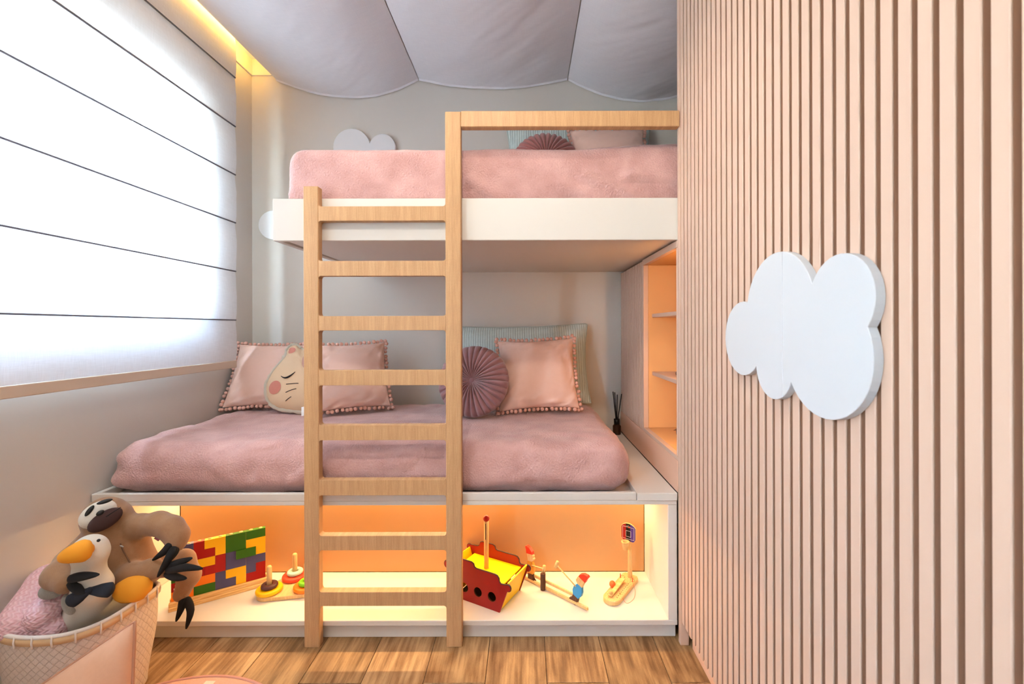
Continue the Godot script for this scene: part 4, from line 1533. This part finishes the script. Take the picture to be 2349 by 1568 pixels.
func build_plush() -> void:
	# rolled knitted throw
	solo("knitted_throw", soft_body([[Vector3(-1.435, 0.277, -1.235), Vector3(-1.469, 0.327, -1.34), 0.05, 0.05], [Vector3(-1.469, 0.327, -1.34), Vector3(-1.479, 0.313, -1.4), 0.05, 0.045],
		[Vector3(-1.362, 0.302, -1.225), Vector3(-1.374, 0.337, -1.3), 0.036, 0.04], [Vector3(-1.41, 0.255, -1.24), Vector3(-1.342, 0.252, -1.235), 0.04, 0.035], [Vector3(-1.542, 0.24, -1.31), Vector3(-1.556, 0.278, -1.4), 0.045, 0.045]], 0.012, 0.006), M.knit,
		"rolled pale pink knitted throw stuffed into the basket", "blanket")
	# sloth
	var t := thing("plush_sloth", "brown plush sloth slumped in the basket with long black felt claws", "soft toy", P(-1.30, 0.27, 1.36))
	var w := [
		[Vector3(-1.331, 0.516, -1.375), Vector3(-1.317, 0.5, -1.375), 0.056, 0.059], [Vector3(-1.317, 0.5, -1.375), Vector3(-1.301, 0.408, -1.39), 0.059, 0.077], [Vector3(-1.304, 0.408, -1.39), Vector3(-1.271, 0.325, -1.39), 0.078, 0.084],
		[Vector3(-1.29, 0.469, -1.4), Vector3(-1.235, 0.476, -1.39), 0.036, 0.035], [Vector3(-1.235, 0.476, -1.39), Vector3(-1.169, 0.487, -1.385), 0.034, 0.034], [Vector3(-1.169, 0.487, -1.385), Vector3(-1.124, 0.475, -1.38), 0.034, 0.034], [Vector3(-1.124, 0.475, -1.38), Vector3(-1.1, 0.452, -1.375), 0.034, 0.031], [Vector3(-1.1, 0.452, -1.375), Vector3(-1.094, 0.433, -1.365), 0.031, 0.026],
		[Vector3(-1.362, 0.444, -1.36), Vector3(-1.371, 0.409, -1.31), 0.034, 0.034], [Vector3(-1.371, 0.409, -1.31), Vector3(-1.333, 0.403, -1.245), 0.034, 0.036], [Vector3(-1.333, 0.403, -1.245), Vector3(-1.281, 0.395, -1.215), 0.036, 0.026],
		[Vector3(-1.285, 0.294, -1.36), Vector3(-1.21, 0.352, -1.335), 0.036, 0.034], [Vector3(-1.21, 0.352, -1.335), Vector3(-1.154, 0.366, -1.34), 0.032, 0.028], [Vector3(-1.154, 0.366, -1.34), Vector3(-1.114, 0.359, -1.345), 0.028, 0.020],
		[Vector3(-1.268, 0.295, -1.43), Vector3(-1.215, 0.316, -1.47), 0.04, 0.034], [Vector3(-1.215, 0.316, -1.47), Vector3(-1.176, 0.31, -1.495), 0.034, 0.034], [Vector3(-1.176, 0.31, -1.495), Vector3(-1.159, 0.255, -1.5), 0.034, 0.033], [Vector3(-1.159, 0.255, -1.5), Vector3(-1.182, 0.195, -1.495), 0.032, 0.024],
	]
	var local := []
	for q in w:
		local.append([q[0] - t.position, q[1] - t.position, q[2], q[3]])
	part(t, "body", soft_body(local, 0.016, 0.006), M.sloth)
	# face frame: towards the lens, tipped 33 degrees
	var fwd := (Vector3(0, 1.104, 0) - Vector3(-1.302, 0.545, -1.32)).normalized()
	fwd = (fwd + Vector3(-0.28, 0.10, 0)).normalized()
	var right := Vector3.UP.cross(fwd).normalized()
	var up := fwd.cross(right)
	var tip := Basis(fwd, deg_to_rad(33))
	var fb := Basis(tip * right, tip * up, fwd)
	ball(t, "face_mask", M.white_felt, Vector3(-1.312, 0.537, -1.337), Vector3(0.046, 0.036, 0.026), fb)
	var mz := ball(t, "muzzle", M.muzzle, Vector3(-1.275, 0.526, -1.322), Vector3(0.043, 0.026, 0.024), fb)
	mz.set_meta("label", "dark brown muzzle")
	ball(t, "nose", M.black, Vector3(-1.277, 0.553, -1.308), Vector3(0.010, 0.007, 0.006), fb, 16)
	ball(t, "eye", M.black, Vector3(-1.278, 0.581, -1.323), Vector3(0.0185, 0.006, 0.006), fb * Basis(Vector3.BACK, deg_to_rad(-22)), 16)
	ball(t, "eye", M.black, Vector3(-1.315, 0.557, -1.314), Vector3(0.0165, 0.0065, 0.006), fb * Basis(Vector3.BACK, deg_to_rad(28)), 16)
	var mouth := []
	for k in 9:
		mouth.append((Vector3(-1.305, 0.511, -1.314)).lerp(Vector3(-1.23, 0.563, -1.324), k / 8.0) + fb.z * 0.012 * sin(PI * k / 8.0) - fb.y * 0.002 * sin(PI * k / 8.0) - t.position)
	part(t, "mouth_seam", tube(mouth, 0.0012, 5), M.black_felt)
	var claws := [[Vector3(-1.094, 0.442, -1.345), Vector3(-1.107, 0.423, -1.335), Vector3(-1.143, 0.397, -1.335)], [Vector3(-1.08, 0.431, -1.34), Vector3(-1.087, 0.405, -1.325), Vector3(-1.111, 0.357, -1.315)], [Vector3(-1.08, 0.426, -1.345), Vector3(-1.082, 0.413, -1.335), Vector3(-1.094, 0.391, -1.33)],
		[Vector3(-1.101, 0.375, -1.335), Vector3(-1.053, 0.394, -1.325), Vector3(-1.015, 0.408, -1.325)], [Vector3(-1.094, 0.37, -1.33), Vector3(-1.028, 0.385, -1.315), Vector3(-0.976, 0.381, -1.315)], [Vector3(-1.101, 0.357, -1.335), Vector3(-1.063, 0.35, -1.325), Vector3(-1.032, 0.346, -1.325)],
		[Vector3(-1.168, 0.186, -1.485), Vector3(-1.166, 0.162, -1.475), Vector3(-1.18, 0.119, -1.47)], [Vector3(-1.156, 0.186, -1.485), Vector3(-1.135, 0.151, -1.475), Vector3(-1.146, 0.094, -1.47)],
		[Vector3(-1.255, 0.418, -1.2), Vector3(-1.202, 0.433, -1.185), Vector3(-1.156, 0.44, -1.18)], [Vector3(-1.259, 0.404, -1.205), Vector3(-1.227, 0.39, -1.195), Vector3(-1.204, 0.384, -1.19)]]
	for c in claws:
		var pts := []
		for p in curve(c, 9):
			pts.append(p - t.position)
		part(t, "claw", tube(pts, [0.0100, 0.0115, 0.0122, 0.0120, 0.0112, 0.0098, 0.0078, 0.0056, 0.0028], 10, 0.7, fb.z), M.black_felt)
	# zip on the belly and the sewn-in flag
	var zp := []
	for p in curve([Vector3(-1.246, 0.445, -1.341), Vector3(-1.236, 0.424, -1.339), Vector3(-1.208, 0.38, -1.336)], 10):
		zp.append(p - t.position)
	part(t, "zip", tube(zp, 0.0022, 6, 1.0, fb.z), M.muzzle_light)
	ball(t, "zip_pull", M.steel, Vector3(-1.235, 0.441, -1.332), Vector3(0.0022, 0.006, 0.0015), fb * Basis(Vector3.BACK, 0.4), 12)
	var flag := part(t, "sewn_flag", box(Vector3(0.016, 0.013, 0.001), 0.0003), M.flag, Vector3(-1.157, 0.447, -1.37) - t.position)
	flag.rotation_degrees = Vector3(0, 20, -42)
	# goose
	var g := thing("plush_goose", "white plush goose with an orange bill and a black bow, front of the basket", "soft toy", P(-1.26, 0.25, 1.26))
	var gw := [[Vector3(-1.237, 0.48, -1.235), Vector3(-1.233, 0.47, -1.235), 0.040, 0.039], [Vector3(-1.233, 0.47, -1.235), Vector3(-1.243, 0.415, -1.24), 0.038, 0.033], [Vector3(-1.242, 0.415, -1.24), Vector3(-1.238, 0.369, -1.245), 0.034, 0.043], [Vector3(-1.238, 0.369, -1.245), Vector3(-1.327, 0.222, -1.325), 0.043, 0.068],
		[Vector3(-1.276, 0.284, -1.3), Vector3(-1.257, 0.242, -1.335), 0.04, 0.042]]
	local = []
	for q in gw:
		local.append([q[0] - g.position, q[1] - g.position, q[2], q[3]])
	part(g, "body", soft_body(local, 0.016, 0.005), M.white_felt)
	var gf := (Vector3(0, 1.104, 0) - Vector3(-1.202, 0.492, -1.2)).normalized()
	var gr := Vector3.UP.cross(gf).normalized()
	var gb := Basis(gr, gf.cross(gr), gf)
	var bill := []
	for p in curve([Vector3(-1.205, 0.497, -1.205), Vector3(-1.213, 0.499, -1.188), Vector3(-1.238, 0.492, -1.183), Vector3(-1.27, 0.48, -1.19)], 11):
		bill.append(p - g.position)
	part(g, "bill", tube(bill, [0.016, 0.025, 0.0285, 0.0290, 0.0280, 0.0260, 0.0235, 0.021, 0.018, 0.0145, 0.009], 16, 0.85, gb.z), M.orange_felt)
	ball(g, "eye", M.black, Vector3(-1.186, 0.518, -1.21), Vector3(0.0042, 0.0042, 0.003), gb, 16)
	for q in [[Vector3(-1.21, 0.381, -1.206), Vector3(-1.25, 0.357, -1.198)], [Vector3(-1.207, 0.381, -1.206), Vector3(-1.15, 0.384, -1.205)]]:
		var bp := []
		for k in 7:
			bp.append(q[0].lerp(q[1], k / 6.0) - g.position)
		part(g, "bow_loop", tube(bp, [0.009, 0.011, 0.0135, 0.016, 0.0175, 0.0185, 0.019], 14, 0.6, gb.z), M.navy)
	ball(g, "bow_knot", M.navy, Vector3(-1.201, 0.386, -1.198), Vector3(0.009, 0.009, 0.007), gb, 16)
	var foot := []
	for p in curve([Vector3(-1.227, 0.33, -1.3), Vector3(-1.193, 0.33, -1.295), Vector3(-1.155, 0.331, -1.3), Vector3(-1.137, 0.327, -1.315)], 9):
		foot.append(p - g.position)
	part(g, "foot", tube(foot, [0.009, 0.020, 0.029, 0.0345, 0.036, 0.036, 0.034, 0.029, 0.018], 18, 0.7, gb.z), M.orange_felt)
	ball(g, "wing", M.grey_fur, Vector3(-1.339, 0.367, -1.235), Vector3(0.030, 0.024, 0.02), gb, 20)
	ball(g, "wing", M.grey_fur, Vector3(-1.274, 0.338, -1.215), Vector3(0.014, 0.03, 0.012), gb * Basis(Vector3.BACK, 0.25), 20)


func build_diffuser() -> void:
	var t := thing("reed_diffuser", "black reed diffuser standing at the foot of the low bed", "diffuser", P(0.500, 0.5213, 2.39))
	part(t, "bottle", lathe([Vector2(0, 0), Vector2(0.021, 0), Vector2(0.022, 0.003), Vector2(0.022, 0.046), Vector2(0.017, 0.053), Vector2(0.014, 0.056), Vector2(0, 0.056)], 24), M.amber_glass)
	part(t, "cap", lathe([Vector2(0, 0.0562), Vector2(0.016, 0.0562), Vector2(0.016, 0.084), Vector2(0.006, 0.085), Vector2(0, 0.085)], 24), M.black)
	for q in [[-0.020, 0.232, 0.0], [-0.013, 0.230, 0.012], [0.004, 0.215, -0.006], [0.026, 0.220, 0.004]]:
		part(t, "reed", tube([Vector3(q[0] * 0.1, 0.06, q[2] * 0.1), Vector3(q[0], q[1], q[2])], 0.0028, 8), M.black)
